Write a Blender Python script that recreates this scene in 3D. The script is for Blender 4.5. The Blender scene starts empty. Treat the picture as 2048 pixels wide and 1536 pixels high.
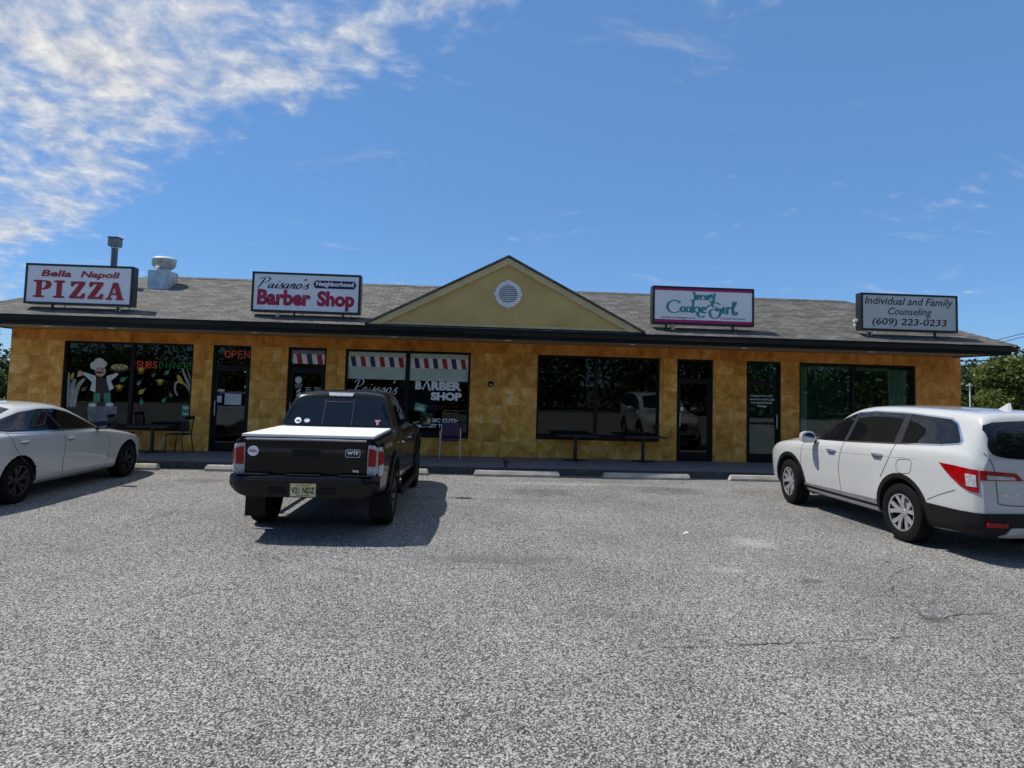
import bpy, bmesh, math, random
import numpy as np
from mathutils import Vector, Matrix
from mathutils.bvhtree import BVHTree
R = math.radians
SC = bpy.context.scene
COL = SC.collection
random.seed(7)
rng = np.random.default_rng(7)

# ------------------------------------------------------------------ camera
CAM_H = 1.9653; FPX = 1326.51; PPY = 682.66
c_r = Vector((0.99767456, -0.06244885, 0.02730589))
c_u = Vector((-0.03119304, -0.06214207, 0.99757975))
c_f = Vector((0.06060086, 0.99611169, 0.06394554))
cd = bpy.data.cameras.new('camera'); cam = bpy.data.objects.new('camera', cd); COL.objects.link(cam)
cam.matrix_world = Matrix(((c_r.x, c_u.x, -c_f.x, 0), (c_r.y, c_u.y, -c_f.y, 0), (c_r.z, c_u.z, -c_f.z, CAM_H), (0, 0, 0, 1)))
cd.sensor_fit = 'HORIZONTAL'; cd.sensor_width = 36.0; cd.lens = 36.0 * FPX / 2048
cd.shift_y = -(768 - PPY) / 2048
cd.clip_start = 0.05; cd.clip_end = 3000
SC.camera = cam

# ------------------------------------------------------------------ sun, sky, exposure
SUN = Vector((-0.54, 0.12, 1.0)).normalized()
sl = bpy.data.lights.new('sun', 'SUN'); sl.energy = 4.7; sl.angle = R(0.5); sl.color = (1.0, 0.94, 0.85)
so = bpy.data.objects.new('sun', sl); COL.objects.link(so)
so.rotation_euler = (-SUN).to_track_quat('-Z', 'Y').to_euler()
so.location = (-20, 20, 40)
W = bpy.data.worlds.new('World'); SC.world = W; W.use_nodes = True
nt = W.node_tree; nt.nodes.clear()
def N(t, typ, **kw):
    n = t.nodes.new(typ)
    for k, v in kw.items():
        if k.startswith('i_'): n.inputs[k[2:].replace('_', ' ')].default_value = v
        else: setattr(n, k, v)
    return n
def L(t, a, b): t.links.new(a, b)
def M(t, op, a, b=None, c=None, clamp=False):
    n = t.nodes.new('ShaderNodeMath'); n.operation = op; n.use_clamp = clamp
    for i, v in enumerate((a, b, c)):
        if v is None: continue
        if isinstance(v, (int, float)): n.inputs[i].default_value = v
        else: t.links.new(v, n.inputs[i])
    return n.outputs[0]
def MIX(t, fac, a, b, mode='MIX'):
    n = t.nodes.new('ShaderNodeMix'); n.data_type = 'RGBA'; n.blend_type = mode
    for s, v in ((n.inputs[0], fac), (n.inputs[6], a), (n.inputs[7], b)):
        if isinstance(v, (int, float)): s.default_value = v
        elif isinstance(v, (tuple, list)): s.default_value = (*v[:3], 1)
        else: t.links.new(v, s)
    return n.outputs[2]
def RAMP(t, fac, stops, interp='LINEAR'):
    n = t.nodes.new('ShaderNodeValToRGB'); n.color_ramp.interpolation = interp
    e = n.color_ramp.elements
    while len(e) < len(stops): e.new(0.5)
    for el, (p, c) in zip(e, stops):
        el.position = p; el.color = (*c, 1) if isinstance(c, (tuple, list)) else (c, c, c, 1)
    t.links.new(fac, n.inputs[0]); return n.outputs[0]
sky = N(nt, 'ShaderNodeTexSky', sky_type='NISHITA', sun_disc=False)
sky.sun_elevation = math.asin(SUN.z); sky.sun_rotation = math.atan2(SUN.x, SUN.y)
sky.air_density = 1.0; sky.dust_density = 0.0; sky.ozone_density = 2.6; sky.altitude = 300
tc = N(nt, 'ShaderNodeTexCoord'); sx = N(nt, 'ShaderNodeSeparateXYZ'); L(nt, tc.outputs['Generated'], sx.inputs[0])
zz = M(nt, 'ADD', M(nt, 'MAXIMUM', sx.outputs[2], 0.0), 0.25)
uu = M(nt, 'DIVIDE', sx.outputs[0], zz); vv = M(nt, 'DIVIDE', sx.outputs[1], zz)
cx = N(nt, 'ShaderNodeCombineXYZ'); L(nt, uu, cx.inputs[0]); L(nt, vv, cx.inputs[1])
warp = N(nt, 'ShaderNodeTexNoise', i_Scale=2.0, i_Detail=3.0); L(nt, cx.outputs[0], warp.inputs['Vector'])
wv = N(nt, 'ShaderNodeVectorMath', operation='MULTIPLY_ADD'); L(nt, warp.outputs['Color'], wv.inputs[0]); wv.inputs[1].default_value = (.22, .22, 0); L(nt, cx.outputs[0], wv.inputs[2])
big = N(nt, 'ShaderNodeTexNoise', i_Scale=2.6, i_Detail=4.0, i_Roughness=0.55); L(nt, wv.outputs[0], big.inputs['Vector'])
puf = N(nt, 'ShaderNodeTexNoise', i_Scale=15.0, i_Detail=6.0, i_Roughness=0.6); L(nt, wv.outputs[0], puf.inputs['Vector'])
wmap = N(nt, 'ShaderNodeMapping'); wmap.inputs['Rotation'].default_value = (0, 0, R(-20)); wmap.inputs['Scale'].default_value = (.8, 2.6, 1); wmap.inputs['Location'].default_value = (3.3, 1.2, 0); L(nt, wv.outputs[0], wmap.inputs[0])
wis = N(nt, 'ShaderNodeTexNoise', i_Scale=2.4, i_Detail=7.0, i_Roughness=0.62); L(nt, wmap.outputs[0], wis.inputs['Vector'])
# a bank of broken cloud lies to the left of a slanting line across the cloud layer
m = M(nt, 'MULTIPLY', M(nt, 'ADD', M(nt, 'ADD', uu, -0.05), M(nt, 'MULTIPLY', M(nt, 'SUBTRACT', vv, 1.17), 1.35)), -1.0)
bank = N(nt, 'ShaderNodeMapRange', interpolation_type='SMOOTHSTEP'); L(nt, m, bank.inputs[0]); bank.inputs[1].default_value = -0.20; bank.inputs[2].default_value = 0.32
far = N(nt, 'ShaderNodeMapRange', interpolation_type='SMOOTHSTEP'); L(nt, m, far.inputs[0]); far.inputs[1].default_value = 2.7; far.inputs[2].default_value = 1.6
bk = M(nt, 'MULTIPLY', bank.outputs[0], far.outputs[0])
den = M(nt, 'ADD', M(nt, 'MULTIPLY', big.outputs[0], 0.95), M(nt, 'MULTIPLY', puf.outputs[0], 0.55))
den = M(nt, 'ADD', den, M(nt, 'MULTIPLY', bk, 0.33))
cov = N(nt, 'ShaderNodeMapRange', interpolation_type='SMOOTHSTEP'); L(nt, den, cov.inputs[0]); cov.inputs[1].default_value = 0.86; cov.inputs[2].default_value = 1.30
wcov = N(nt, 'ShaderNodeMapRange', interpolation_type='SMOOTHSTEP'); L(nt, wis.outputs[0], wcov.inputs[0]); wcov.inputs[1].default_value = 0.60; wcov.inputs[2].default_value = 0.84
allc = M(nt, 'MAXIMUM', cov.outputs[0], M(nt, 'MULTIPLY', wcov.outputs[0], 0.5))
hz = N(nt, 'ShaderNodeMapRange'); L(nt, sx.outputs[2], hz.inputs[0]); hz.inputs[1].default_value = 0.0; hz.inputs[2].default_value = 0.10
allc = M(nt, 'MULTIPLY', allc, hz.outputs[0])
shade = RAMP(nt, puf.outputs[0], [(0.28, (3.2, 3.5, 4.1)), (0.68, (6.6, 6.6, 6.5))])
blue = MIX(nt, 0.52, MIX(nt, 1.0, sky.outputs[0], (0.58, 0.82, 1.12), 'MULTIPLY'), (1.15, 2.55, 5.0))
skyc = MIX(nt, allc, blue, shade)
bg = N(nt, 'ShaderNodeBackground'); bg.inputs[1].default_value = 0.115; L(nt, skyc, bg.inputs[0])
wo = N(nt, 'ShaderNodeOutputWorld'); L(nt, bg.outputs[0], wo.inputs[0])
vs = SC.view_settings; vs.view_transform = 'Standard'; vs.look = 'None'; vs.exposure = 0.16; vs.gamma = 1.0; vs.use_curve_mapping = False
SC.cycles.max_bounces = 8; SC.cycles.transparent_max_bounces = 12

# ------------------------------------------------------------------ pixel -> place (2048 px photograph)
def ray(px, py): return c_f + c_r * ((px - 1024) / FPX) - c_u * ((py - PPY) / FPX)
def onY(px, py, Y):
    d = ray(px, py); return Vector((0, 0, CAM_H)) + d * (Y / d.y)
def onZ(px, py, Z=0.0):
    d = ray(px, py); return Vector((0, 0, CAM_H)) + d * ((Z - CAM_H) / d.z)

# ------------------------------------------------------------------ materials
MATS = {}
def mat(name, col, rough=0.6, metal=0.0, coat=0.0, var=0.12, scale=6.0, emit=None, estr=0.0, spec=0.5, bump=0.0, bscale=80.0, col2=None, aniso=None):
    if name in MATS: return MATS[name]
    m = bpy.data.materials.new(name); m.use_nodes = True; t = m.node_tree; b = t.nodes['Principled BSDF']
    tc = N(t, 'ShaderNodeTexCoord'); n = N(t, 'ShaderNodeTexNoise', i_Scale=scale, i_Detail=6.0, i_Roughness=0.6)
    vec = tc.outputs['Object']
    if aniso:
        mp = N(t, 'ShaderNodeMapping'); mp.inputs['Scale'].default_value = aniso; L(t, vec, mp.inputs[0]); vec = mp.outputs[0]
    L(t, vec, n.inputs['Vector'])
    c2 = col2 or tuple(max(0, c * (1 - var * 2)) for c in col)
    c1 = col if col2 else tuple(min(1, c * (1 + var)) for c in col)
    L(t, RAMP(t, n.outputs[0], [(0.3, c2), (0.7, c1)]), b.inputs['Base Color'])
    b.inputs['Metallic'].default_value = metal; b.inputs['Specular IOR Level'].default_value = spec
    L(t, M(t, 'ADD', M(t, 'MULTIPLY', n.outputs[0], rough * 0.3), rough * 0.85), b.inputs['Roughness'])
    if coat: b.inputs['Coat Weight'].default_value = coat; b.inputs['Coat Roughness'].default_value = 0.04
    if emit: b.inputs['Emission Color'].default_value = (*emit, 1); b.inputs['Emission Strength'].default_value = estr
    if bump:
        n2 = N(t, 'ShaderNodeTexNoise', i_Scale=bscale, i_Detail=4.0); L(t, vec, n2.inputs['Vector'])
        bp = N(t, 'ShaderNodeBump'); bp.inputs['Strength'].default_value = bump; bp.inputs['Distance'].default_value = 0.01
        L(t, n2.outputs[0], bp.inputs['Height']); L(t, bp.outputs[0], b.inputs['Normal'])
    MATS[name] = m; return m

def mat_asphalt():
    m = bpy.data.materials.new('asphalt'); m.use_nodes = True; t = m.node_tree; b = t.nodes['Principled BSDF']
    tc = N(t, 'ShaderNodeTexCoord'); P = tc.outputs['Object']
    v = N(t, 'ShaderNodeTexVoronoi', i_Scale=104.0, i_Randomness=1.0); L(t, P, v.inputs['Vector'])
    bw = N(t, 'ShaderNodeRGBToBW'); L(t, v.outputs['Color'], bw.inputs[0])
    grain = RAMP(t, bw.outputs[0], [(0.26, 0.02), (0.42, 0.11), (0.58, 0.32), (0.76, 0.70)])
    v2 = N(t, 'ShaderNodeTexVoronoi', i_Scale=55.0); L(t, P, v2.inputs['Vector'])
    bw2 = N(t, 'ShaderNodeRGBToBW'); L(t, v2.outputs['Color'], bw2.inputs[0])
    grain = MIX(t, 0.22, grain, RAMP(t, bw2.outputs[0], [(0.2, 0.05), (0.8, 0.42)]))
    n1 = N(t, 'ShaderNodeTexNoise', i_Scale=0.55, i_Detail=5.0, i_Roughness=0.6); L(t, P, n1.inputs['Vector'])
    col = MIX(t, 1.0, grain, RAMP(t, n1.outputs[0], [(0.3, (0.53, 0.525, 0.51)), (0.7, (0.78, 0.77, 0.74))]), 'MULTIPLY')
    n2 = N(t, 'ShaderNodeTexNoise', i_Scale=3.0, i_Detail=6.0, i_Roughness=0.7); L(t, P, n2.inputs['Vector'])
    s = N(t, 'ShaderNodeSeparateXYZ'); L(t, P, s.inputs[0])
    def blob(x, y, rx, ry):
        a = M(t, 'DIVIDE', M(t, 'SUBTRACT', s.outputs[0], x), rx); c = M(t, 'DIVIDE', M(t, 'SUBTRACT', s.outputs[1], y), ry)
        d = M(t, 'ADD', M(t, 'MULTIPLY', a, a), M(t, 'MULTIPLY', c, c))
        d = M(t, 'ADD', d, M(t, 'MULTIPLY', M(t, 'SUBTRACT', n2.outputs[0], 0.5), 3.2))
        r_ = N(t, 'ShaderNodeMapRange', interpolation_type='SMOOTHSTEP'); L(t, d, r_.inputs[0]); r_.inputs[1].default_value = 1.0; r_.inputs[2].default_value = -0.4
        return r_.outputs[0]
    # oil stains in the bays, tyre-scuffed patches
    acc = None
    for (px, py, rx, ry, w) in ((1080, 985, .9, .6, .75), (1340, 982, .85, .65, .75), (420, 960, .7, .45, .6), (1620, 1162, .18, .13, .9), (1870, 1240, .16, .11, .8), (1000, 1120, 1.3, .26, .6), (1030, 1000, 3.2, .12, .4), (150, 1100, .5, .2, .4), (1250, 1230, .8, .12, .3), (1690, 1330, .5, .3, .3), (330, 1300, .5, .3, .2), (1500, 985, .5, .35, .4), (700, 1140, .8, .2, .25)):
        g = onZ(px, py); k = M(t, 'MULTIPLY', blob(g.x, g.y, rx, ry), w)
        acc = k if acc is None else M(t, 'MAXIMUM', acc, k)
    col = MIX(t, acc, col, (0.075, 0.068, 0.06))
    pale = None
    for (px, py, rx, ry, w) in ((1500, 1085, .45, .35, .4), (1445, 1140, .35, .15, .35), (1370, 1067, .07, .05, .9), (1130, 968, 2.5, .25, .3), (600, 960, 2.5, .2, .3)):
        g = onZ(px, py); k = M(t, 'MULTIPLY', blob(g.x, g.y, rx, ry), w)
        pale = k if pale is None else M(t, 'MAXIMUM', pale, k)
    col = MIX(t, pale, col, (0.48, 0.47, 0.43))
    L(t, col, b.inputs['Base Color']); b.inputs['Roughness'].default_value = 0.88; b.inputs['Specular IOR Level'].default_value = 0.25
    bp = N(t, 'ShaderNodeBump'); bp.inputs['Strength'].default_value = 0.75; bp.inputs['Distance'].default_value = 0.006
    L(t, bw.outputs[0], bp.inputs['Height']); L(t, bp.outputs[0], b.inputs['Normal'])
    return m

def mat_tile():
    m = bpy.data.materials.new('sandstone_tile'); m.use_nodes = True; t = m.node_tree; b = t.nodes['Principled BSDF']
    oi = N(t, 'ShaderNodeObjectInfo'); g = N(t, 'ShaderNodeNewGeometry')
    off = N(t, 'ShaderNodeVectorMath', operation='MULTIPLY_ADD'); cmb = N(t, 'ShaderNodeCombineXYZ')
    for i in range(3): L(t, oi.outputs['Random'], cmb.inputs[i])
    L(t, cmb.outputs[0], off.inputs[0]); off.inputs[1].default_value = (37, 19, 53); L(t, g.outputs['Position'], off.inputs[2])
    rot = N(t, 'ShaderNodeVectorRotate', rotation_type='Y_AXIS'); L(t, off.outputs[0], rot.inputs['Vector']); L(t, M(t, 'MULTIPLY', oi.outputs['Random'], 6.28), rot.inputs['Angle'])
    mp = N(t, 'ShaderNodeMapping'); mp.inputs['Scale'].default_value = (1.0, 1.0, 1.5); L(t, rot.outputs[0], mp.inputs[0])
    n1 = N(t, 'ShaderNodeTexNoise', i_Scale=2.6, i_Detail=9.0, i_Roughness=0.62, i_Distortion=0.35); L(t, mp.outputs[0], n1.inputs['Vector'])
    n2 = N(t, 'ShaderNodeTexNoise', i_Scale=26.0, i_Detail=6.0, i_Roughness=0.75); L(t, off.outputs[0], n2.inputs['Vector'])
    base = RAMP(t, n1.outputs[0], [(0.30, (0.42, 0.17, 0.018)), (0.44, (0.70, 0.325, 0.048)), (0.57, (0.86, 0.45, 0.095)), (0.72, (0.94, 0.70, 0.36))])
    base = MIX(t, 0.55, base, RAMP(t, n2.outputs[0], [(0.3, (0.68, 0.64, 0.60)), (0.7, (1.22, 1.22, 1.2))]), 'MULTIPLY')
    tint = RAMP(t, oi.outputs['Random'], [(0.0, (0.70, 0.60, 0.52)), (0.35, (1.0, 0.95, 0.85)), (0.75, (1.1, 1.06, 1.0)), (1.0, (1.3, 1.35, 1.45))])
    base = MIX(t, 0.5, base, MIX(t, 1.0, base, tint, 'MULTIPLY'))
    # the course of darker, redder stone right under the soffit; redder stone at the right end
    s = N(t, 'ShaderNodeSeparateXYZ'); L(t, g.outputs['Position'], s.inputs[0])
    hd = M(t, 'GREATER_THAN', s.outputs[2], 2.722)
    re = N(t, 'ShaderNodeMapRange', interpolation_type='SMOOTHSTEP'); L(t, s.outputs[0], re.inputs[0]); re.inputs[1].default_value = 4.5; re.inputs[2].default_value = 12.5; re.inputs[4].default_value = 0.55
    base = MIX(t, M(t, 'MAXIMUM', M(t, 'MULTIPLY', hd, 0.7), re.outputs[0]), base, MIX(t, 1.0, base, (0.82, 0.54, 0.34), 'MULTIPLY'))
    L(t, base, b.inputs['Base Color']); b.inputs['Roughness'].default_value = 0.55; b.inputs['Specular IOR Level'].default_value = 0.3
    bp = N(t, 'ShaderNodeBump'); bp.inputs['Strength'].default_value = 0.35; bp.inputs['Distance'].default_value = 0.004
    L(t, n2.outputs[0], bp.inputs['Height']); L(t, bp.outputs[0], b.inputs['Normal'])
    return m

def mat_shingle():
    m = bpy.data.materials.new('asphalt_shingle'); m.use_nodes = True; t = m.node_tree; b = t.nodes['Principled BSDF']
    g = N(t, 'ShaderNodeNewGeometry'); s = N(t, 'ShaderNodeSeparateXYZ'); L(t, g.outputs['Position'], s.inputs[0])
    c = N(t, 'ShaderNodeCombineXYZ'); L(t, s.outputs[0], c.inputs[0]); L(t, M(t, 'MULTIPLY', s.outputs[1], 1.08), c.inputs[1])
    br = N(t, 'ShaderNodeTexBrick'); br.inputs['Scale'].default_value = 1.0; br.inputs['Brick Width'].default_value = 0.26; br.inputs['Row Height'].default_value = 0.145
    br.inputs['Mortar Size'].default_value = 0.009; br.inputs['Mortar Smooth'].default_value = 0.4; br.inputs['Bias'].default_value = 0.0
    br.inputs['Color1'].default_value = (0.138, 0.134, 0.124, 1); br.inputs['Color2'].default_value = (0.066, 0.064, 0.060, 1); br.inputs['Mortar'].default_value = (0.025, 0.024, 0.023, 1)
    L(t, c.outputs[0], br.inputs['Vector'])
    n1 = N(t, 'ShaderNodeTexNoise', i_Scale=1.6, i_Detail=7.0, i_Roughness=0.7); mp = N(t, 'ShaderNodeMapping'); mp.inputs['Scale'].default_value = (1.0, 2.2, 1); L(t, c.outputs[0], mp.inputs[0]); L(t, mp.outputs[0], n1.inputs['Vector'])
    rt = N(t, 'ShaderNodeMapRange', interpolation_type='SMOOTHSTEP'); L(t, s.outputs[0], rt.inputs[0]); rt.inputs[1].default_value = 2.0; rt.inputs[2].default_value = 5.0
    lich = M(t, 'MULTIPLY', rt.outputs[0], RAMP(t, n1.outputs[0], [(0.46, 0.0), (0.62, 0.75)]))
    col = MIX(t, lich, br.outputs[0], (0.032, 0.031, 0.024))
    n3 = N(t, 'ShaderNodeTexNoise', i_Scale=45.0, i_Detail=3.0); L(t, g.outputs['Position'], n3.inputs['Vector'])
    col = MIX(t, 0.6, col, RAMP(t, n3.outputs[0], [(0.3, 0.55), (0.7, 1.35)]), 'MULTIPLY')
    L(t, col, b.inputs['Base Color']); b.inputs['Roughness'].default_value = 0.9
    bp = N(t, 'ShaderNodeBump'); bp.inputs['Strength'].default_value = 0.6; bp.inputs['Distance'].default_value = 0.01
    L(t, br.outputs['Fac'], bp.inputs['Height']); bp.invert = True; L(t, bp.outputs[0], b.inputs['Normal'])
    return m

def mat_glass(name, tint=(0.30, 0.34, 0.33), refl=0.11):
    m = bpy.data.materials.new(name); m.use_nodes = True; t = m.node_tree; t.nodes.clear()
    o = N(t, 'ShaderNodeOutputMaterial'); mx = N(t, 'ShaderNodeMixShader'); tr = N(t, 'ShaderNodeBsdfTransparent'); gl = N(t, 'ShaderNodeBsdfGlossy')
    tc = N(t, 'ShaderNodeTexCoord'); nz = N(t, 'ShaderNodeTexNoise', i_Scale=0.9, i_Detail=2.0); L(t, tc.outputs['Object'], nz.inputs['Vector'])
    bp = N(t, 'ShaderNodeBump'); bp.inputs['Strength'].default_value = 0.03; bp.inputs['Distance'].default_value = 0.05; L(t, nz.outputs[0], bp.inputs['Height']); L(t, bp.outputs[0], gl.inputs['Normal'])
    tr.inputs[0].default_value = (*tint, 1); gl.inputs['Roughness'].default_value = 0.0; gl.inputs[0].default_value = (0.9, 1.0, 0.97, 1)
    fr = N(t, 'ShaderNodeFresnel'); fr.inputs[0].default_value = 1.42
    L(t, M(t, 'ADD', fr.outputs[0], refl, clamp=True), mx.inputs[0]); L(t, tr.outputs[0], mx.inputs[1]); L(t, gl.outputs[0], mx.inputs[2]); L(t, mx.outputs[0], o.inputs[0])
    return m
def mat_leaf(name, c1, c2):
    m = bpy.data.materials.new(name); m.use_nodes = True; t = m.node_tree; b = t.nodes['Principled BSDF']
    g = N(t, 'ShaderNodeNewGeometry'); n = N(t, 'ShaderNodeTexNoise', i_Scale=1.1, i_Detail=4.0); L(t, g.outputs['Position'], n.inputs['Vector'])
    f = M(t, 'ADD', M(t, 'MULTIPLY', n.outputs[0], 0.6), M(t, 'MULTIPLY', g.outputs['Random Per Island'], 0.45))
    c = RAMP(t, f, [(0.3, c1), (0.72, c2)])
    L(t, c, b.inputs['Base Color']); b.inputs['Roughness'].default_value = 0.55
    o = t.nodes['Material Output']; tl = N(t, 'ShaderNodeBsdfTranslucent'); L(t, c, tl.inputs[0]); mx = N(t, 'ShaderNodeMixShader'); mx.inputs[0].default_value = 0.35
    L(t, b.outputs[0], mx.inputs[1]); L(t, tl.outputs[0], mx.inputs[2]); L(t, mx.outputs[0], o.inputs[0])
    return m
ASPH = mat_asphalt(); TILE = mat_tile(); SHIN = mat_shingle()
GLASS = mat_glass('shop_glass', (0.24, 0.28, 0.27), 0.008); GLASS_CLEAR = mat_glass('clear_glass', (0.62, 0.72, 0.68), 0.03)
BRONZE = mat('dark_bronze_aluminium', (0.010, 0.009, 0.009), 0.45, var=0.2, spec=.22)
BLACKM = mat('black_metal', (0.012, 0.012, 0.014), 0.35)
GUTTER = mat('dark_gutter_paint', (0.007, 0.009, 0.012), 0.3, var=0.25, scale=3, spec=.25)
SOFF = mat('tan_vinyl_soffit', (0.34, 0.27, 0.17), 0.6, var=0.08)
STUCCO = mat('tan_stucco', (0.62, 0.43, 0.165), 0.9, col2=(0.46, 0.31, 0.105), scale=1.3, bump=0.5, bscale=120)
RAKE = mat('tan_trim', (0.58, 0.45, 0.22), 0.8, var=0.08, scale=2)
WHITEP = mat('white_plastic', (0.74, 0.73, 0.70), 0.5, var=0.05)
SIGNF = mat('sign_face_white', (0.76, 0.76, 0.77), 0.35, var=0.03, scale=2)
SIGNF2 = mat('sign_face_grey', (0.52, 0.54, 0.51), 0.35, var=0.03, scale=2)
REDL = mat('red_vinyl', (0.36, 0.015, 0.018), 0.4); CRIM = mat('crimson_vinyl', (0.38, 0.012, 0.055), 0.4)
NAVY = mat('navy_vinyl', (0.012, 0.014, 0.045), 0.4); BLK = mat('black_vinyl', (0.012, 0.012, 0.014), 0.45)
WHT = mat('white_vinyl', (0.88, 0.88, 0.87), 0.45, var=0.02); TEAL = mat('teal_vinyl', (0.02, 0.35, 0.38), 0.4); MAG = mat('magenta_vinyl', (0.42, 0.012, 0.13), 0.4)
GALV = mat('galvanised_steel', (0.62, 0.63, 0.62), 0.45, metal=0.55, var=0.15)
CONC = mat('pale_concrete', (0.50, 0.47, 0.40), 0.9, col2=(0.30, 0.28, 0.24), scale=5, bump=0.6, bscale=60)
WALK = mat('dark_stained_concrete', (0.24, 0.22, 0.23), 0.75, col2=(0.115, 0.105, 0.11), scale=4, bump=0.4, bscale=50, aniso=(0.4, 3, 1))
KERB = mat('dark_kerb_concrete', (0.10, 0.095, 0.09), 0.9, col2=(0.05, 0.047, 0.045), scale=4, bump=0.5)
GROUT = mat('grout', (0.20, 0.14, 0.07), 0.95); GRASS = mat('grass', (0.07, 0.10, 0.03), 0.9, col2=(0.035, 0.055, 0.016), scale=1.5)
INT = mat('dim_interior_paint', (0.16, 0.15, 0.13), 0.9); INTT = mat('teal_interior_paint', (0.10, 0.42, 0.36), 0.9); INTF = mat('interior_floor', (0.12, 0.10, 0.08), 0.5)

# ------------------------------------------------------------------ mesh helpers
WORLDP = set()      # empties whose parts are modelled straight in place
def link(name, me, m, parent=None, smooth=False):
    o = bpy.data.objects.new(name, me); COL.objects.link(o)
    if m is not None:
        for mm in (m if isinstance(m, (list, tuple)) else [m]): me.materials.append(mm)
    if smooth:
        me.polygons.foreach_set('use_smooth', [True] * len(me.polygons))
    if parent is not None:
        o.parent = parent
        if parent.name in WORLDP: o.matrix_parent_inverse = Matrix.Translation(parent.location).inverted()
    return o
def pyd(name, v, f, m, parent=None, smooth=False):
    me = bpy.data.meshes.new(name); me.from_pydata([tuple(q) for q in v], [], f); me.update()
    return link(name, me, m, parent, smooth)
def tag(o, label=None, cat=None, group=None, kind=None):
    for k, v in (('label', label), ('category', cat), ('group', group), ('kind', kind)):
        if v: o[k] = v
    return o
def empty(name, loc=(0, 0, 0), rz=0.0, **kw):
    o = bpy.data.objects.new(name, None); COL.objects.link(o); o.location = loc; o.rotation_euler = (0, 0, rz); o.empty_display_size = 0.2
    return tag(o, **kw)
def wempty(name, loc, **kw):
    o = empty(name, loc, **kw); WORLDP.add(o.name); return o
class MB:
    def __init__(s): s.v = []; s.f = []
    def add(s, v, f):
        k = len(s.v); s.v += [tuple(q) for q in v]; s.f += [tuple(i + k for i in q) for q in f]; return s
    def box(s, x0, x1, y0, y1, z0, z1):
        v = [(x, y, z) for x in (x0, x1) for y in (y0, y1) for z in (z0, z1)]
        return s.add(v, [(0, 1, 3, 2), (4, 6, 7, 5), (0, 4, 5, 1), (2, 3, 7, 6), (0, 2, 6, 4), (1, 5, 7, 3)])
    def tube(s, pts, r, n=8, caps=True):
        pts = [Vector(q) for q in pts]; rs = r if isinstance(r, (list, tuple)) else [r] * len(pts)
        V = []; F = []
        for i, q in enumerate(pts):
            d = (pts[min(i + 1, len(pts) - 1)] - pts[max(i - 1, 0)]).normalized()
            a = d.cross(Vector((0, 0, 1)) if abs(d.z) < 0.9 else Vector((1, 0, 0))).normalized(); b = d.cross(a)
            for k in range(n):
                t = 2 * math.pi * k / n; V.append(q + (a * math.cos(t) + b * math.sin(t)) * rs[i])
        for i in range(len(pts) - 1):
            for k in range(n):
                F.append((i * n + k, i * n + (k + 1) % n, (i + 1) * n + (k + 1) % n, (i + 1) * n + k))
        if caps: F.append(tuple(range(n))[::-1]); F.append(tuple(range((len(pts) - 1) * n, len(pts) * n)))
        return s.add(V, F)
    def lathe(s, prof, c=(0, 0, 0), axis='z', n=24):
        V = []; F = []; k = len(prof)
        for i in range(n):
            t = 2 * math.pi * i / n; ct, st = math.cos(t), math.sin(t)
            for (r, h) in prof:
                q = {'z': (r * ct, r * st, h), 'y': (r * ct, h, r * st), 'x': (h, r * ct, r * st)}[axis]
                V.append((q[0] + c[0], q[1] + c[1], q[2] + c[2]))
        for i in range(n):
            j = (i + 1) % n
            for a in range(k - 1): F.append((i * k + a, j * k + a, j * k + a + 1, i * k + a + 1))
        return s.add(V, F)
    def prism(s, poly, y0, y1):      # polygon in x,z extruded along y
        n = len(poly); v = [(x, y0, z) for x, z in poly] + [(x, y1, z) for x, z in poly]
        return s.add(v, [tuple(range(n)), tuple(range(n, 2 * n))[::-1]] + [(i, i + n, (i + 1) % n + n, (i + 1) % n) for i in range(n)])
    def prismx(s, poly, x0, x1):     # polygon in y,z extruded along x
        n = len(poly); v = [(x0, y, z) for y, z in poly] + [(x1, y, z) for y, z in poly]
        return s.add(v, [tuple(range(n))[::-1], tuple(range(n, 2 * n))] + [(i, (i + 1) % n, (i + 1) % n + n, i + n) for i in range(n)])
    def build(s, name, m, parent=None, smooth=False, bevel=0.0):
        me = bpy.data.meshes.new(name); me.from_pydata(s.v, [], s.f); me.update()
        bm = bmesh.new(); bm.from_mesh(me); bmesh.ops.recalc_face_normals(bm, faces=bm.faces)
        if bevel:
            es = [e for e in bm.edges if len(e.link_faces) == 2 and e.calc_face_angle(0) > 0.6]
            bmesh.ops.bevel(bm, geom=es, offset=bevel, segments=2, affect='EDGES', clamp_overlap=True)
        bm.to_mesh(me); bm.free()
        o = link(name, me, m, parent, smooth)
        if smooth: me.set_sharp_from_angle(angle=R(38))
        return o
def catmull(pts, n=8, closed=False):
    P = [np.array(q, float) for q in pts]
    if len(P) < 3: return P
    out = []; k = len(P)
    for i in range(k if closed else k - 1):
        p0 = P[(i - 1) % k] if closed or i > 0 else P[0]; p1 = P[i]; p2 = P[(i + 1) % k]; p3 = P[(i + 2) % k] if closed or i + 2 < k else P[-1]
        for j in range(n):
            t = j / n; out.append(0.5 * (2 * p1 + (p2 - p0) * t + (2 * p0 - 5 * p1 + 4 * p2 - p3) * t * t + (3 * p1 - p0 - 3 * p2 + p3) * t ** 3))
    if not closed: out.append(P[-1])
    return out
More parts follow.
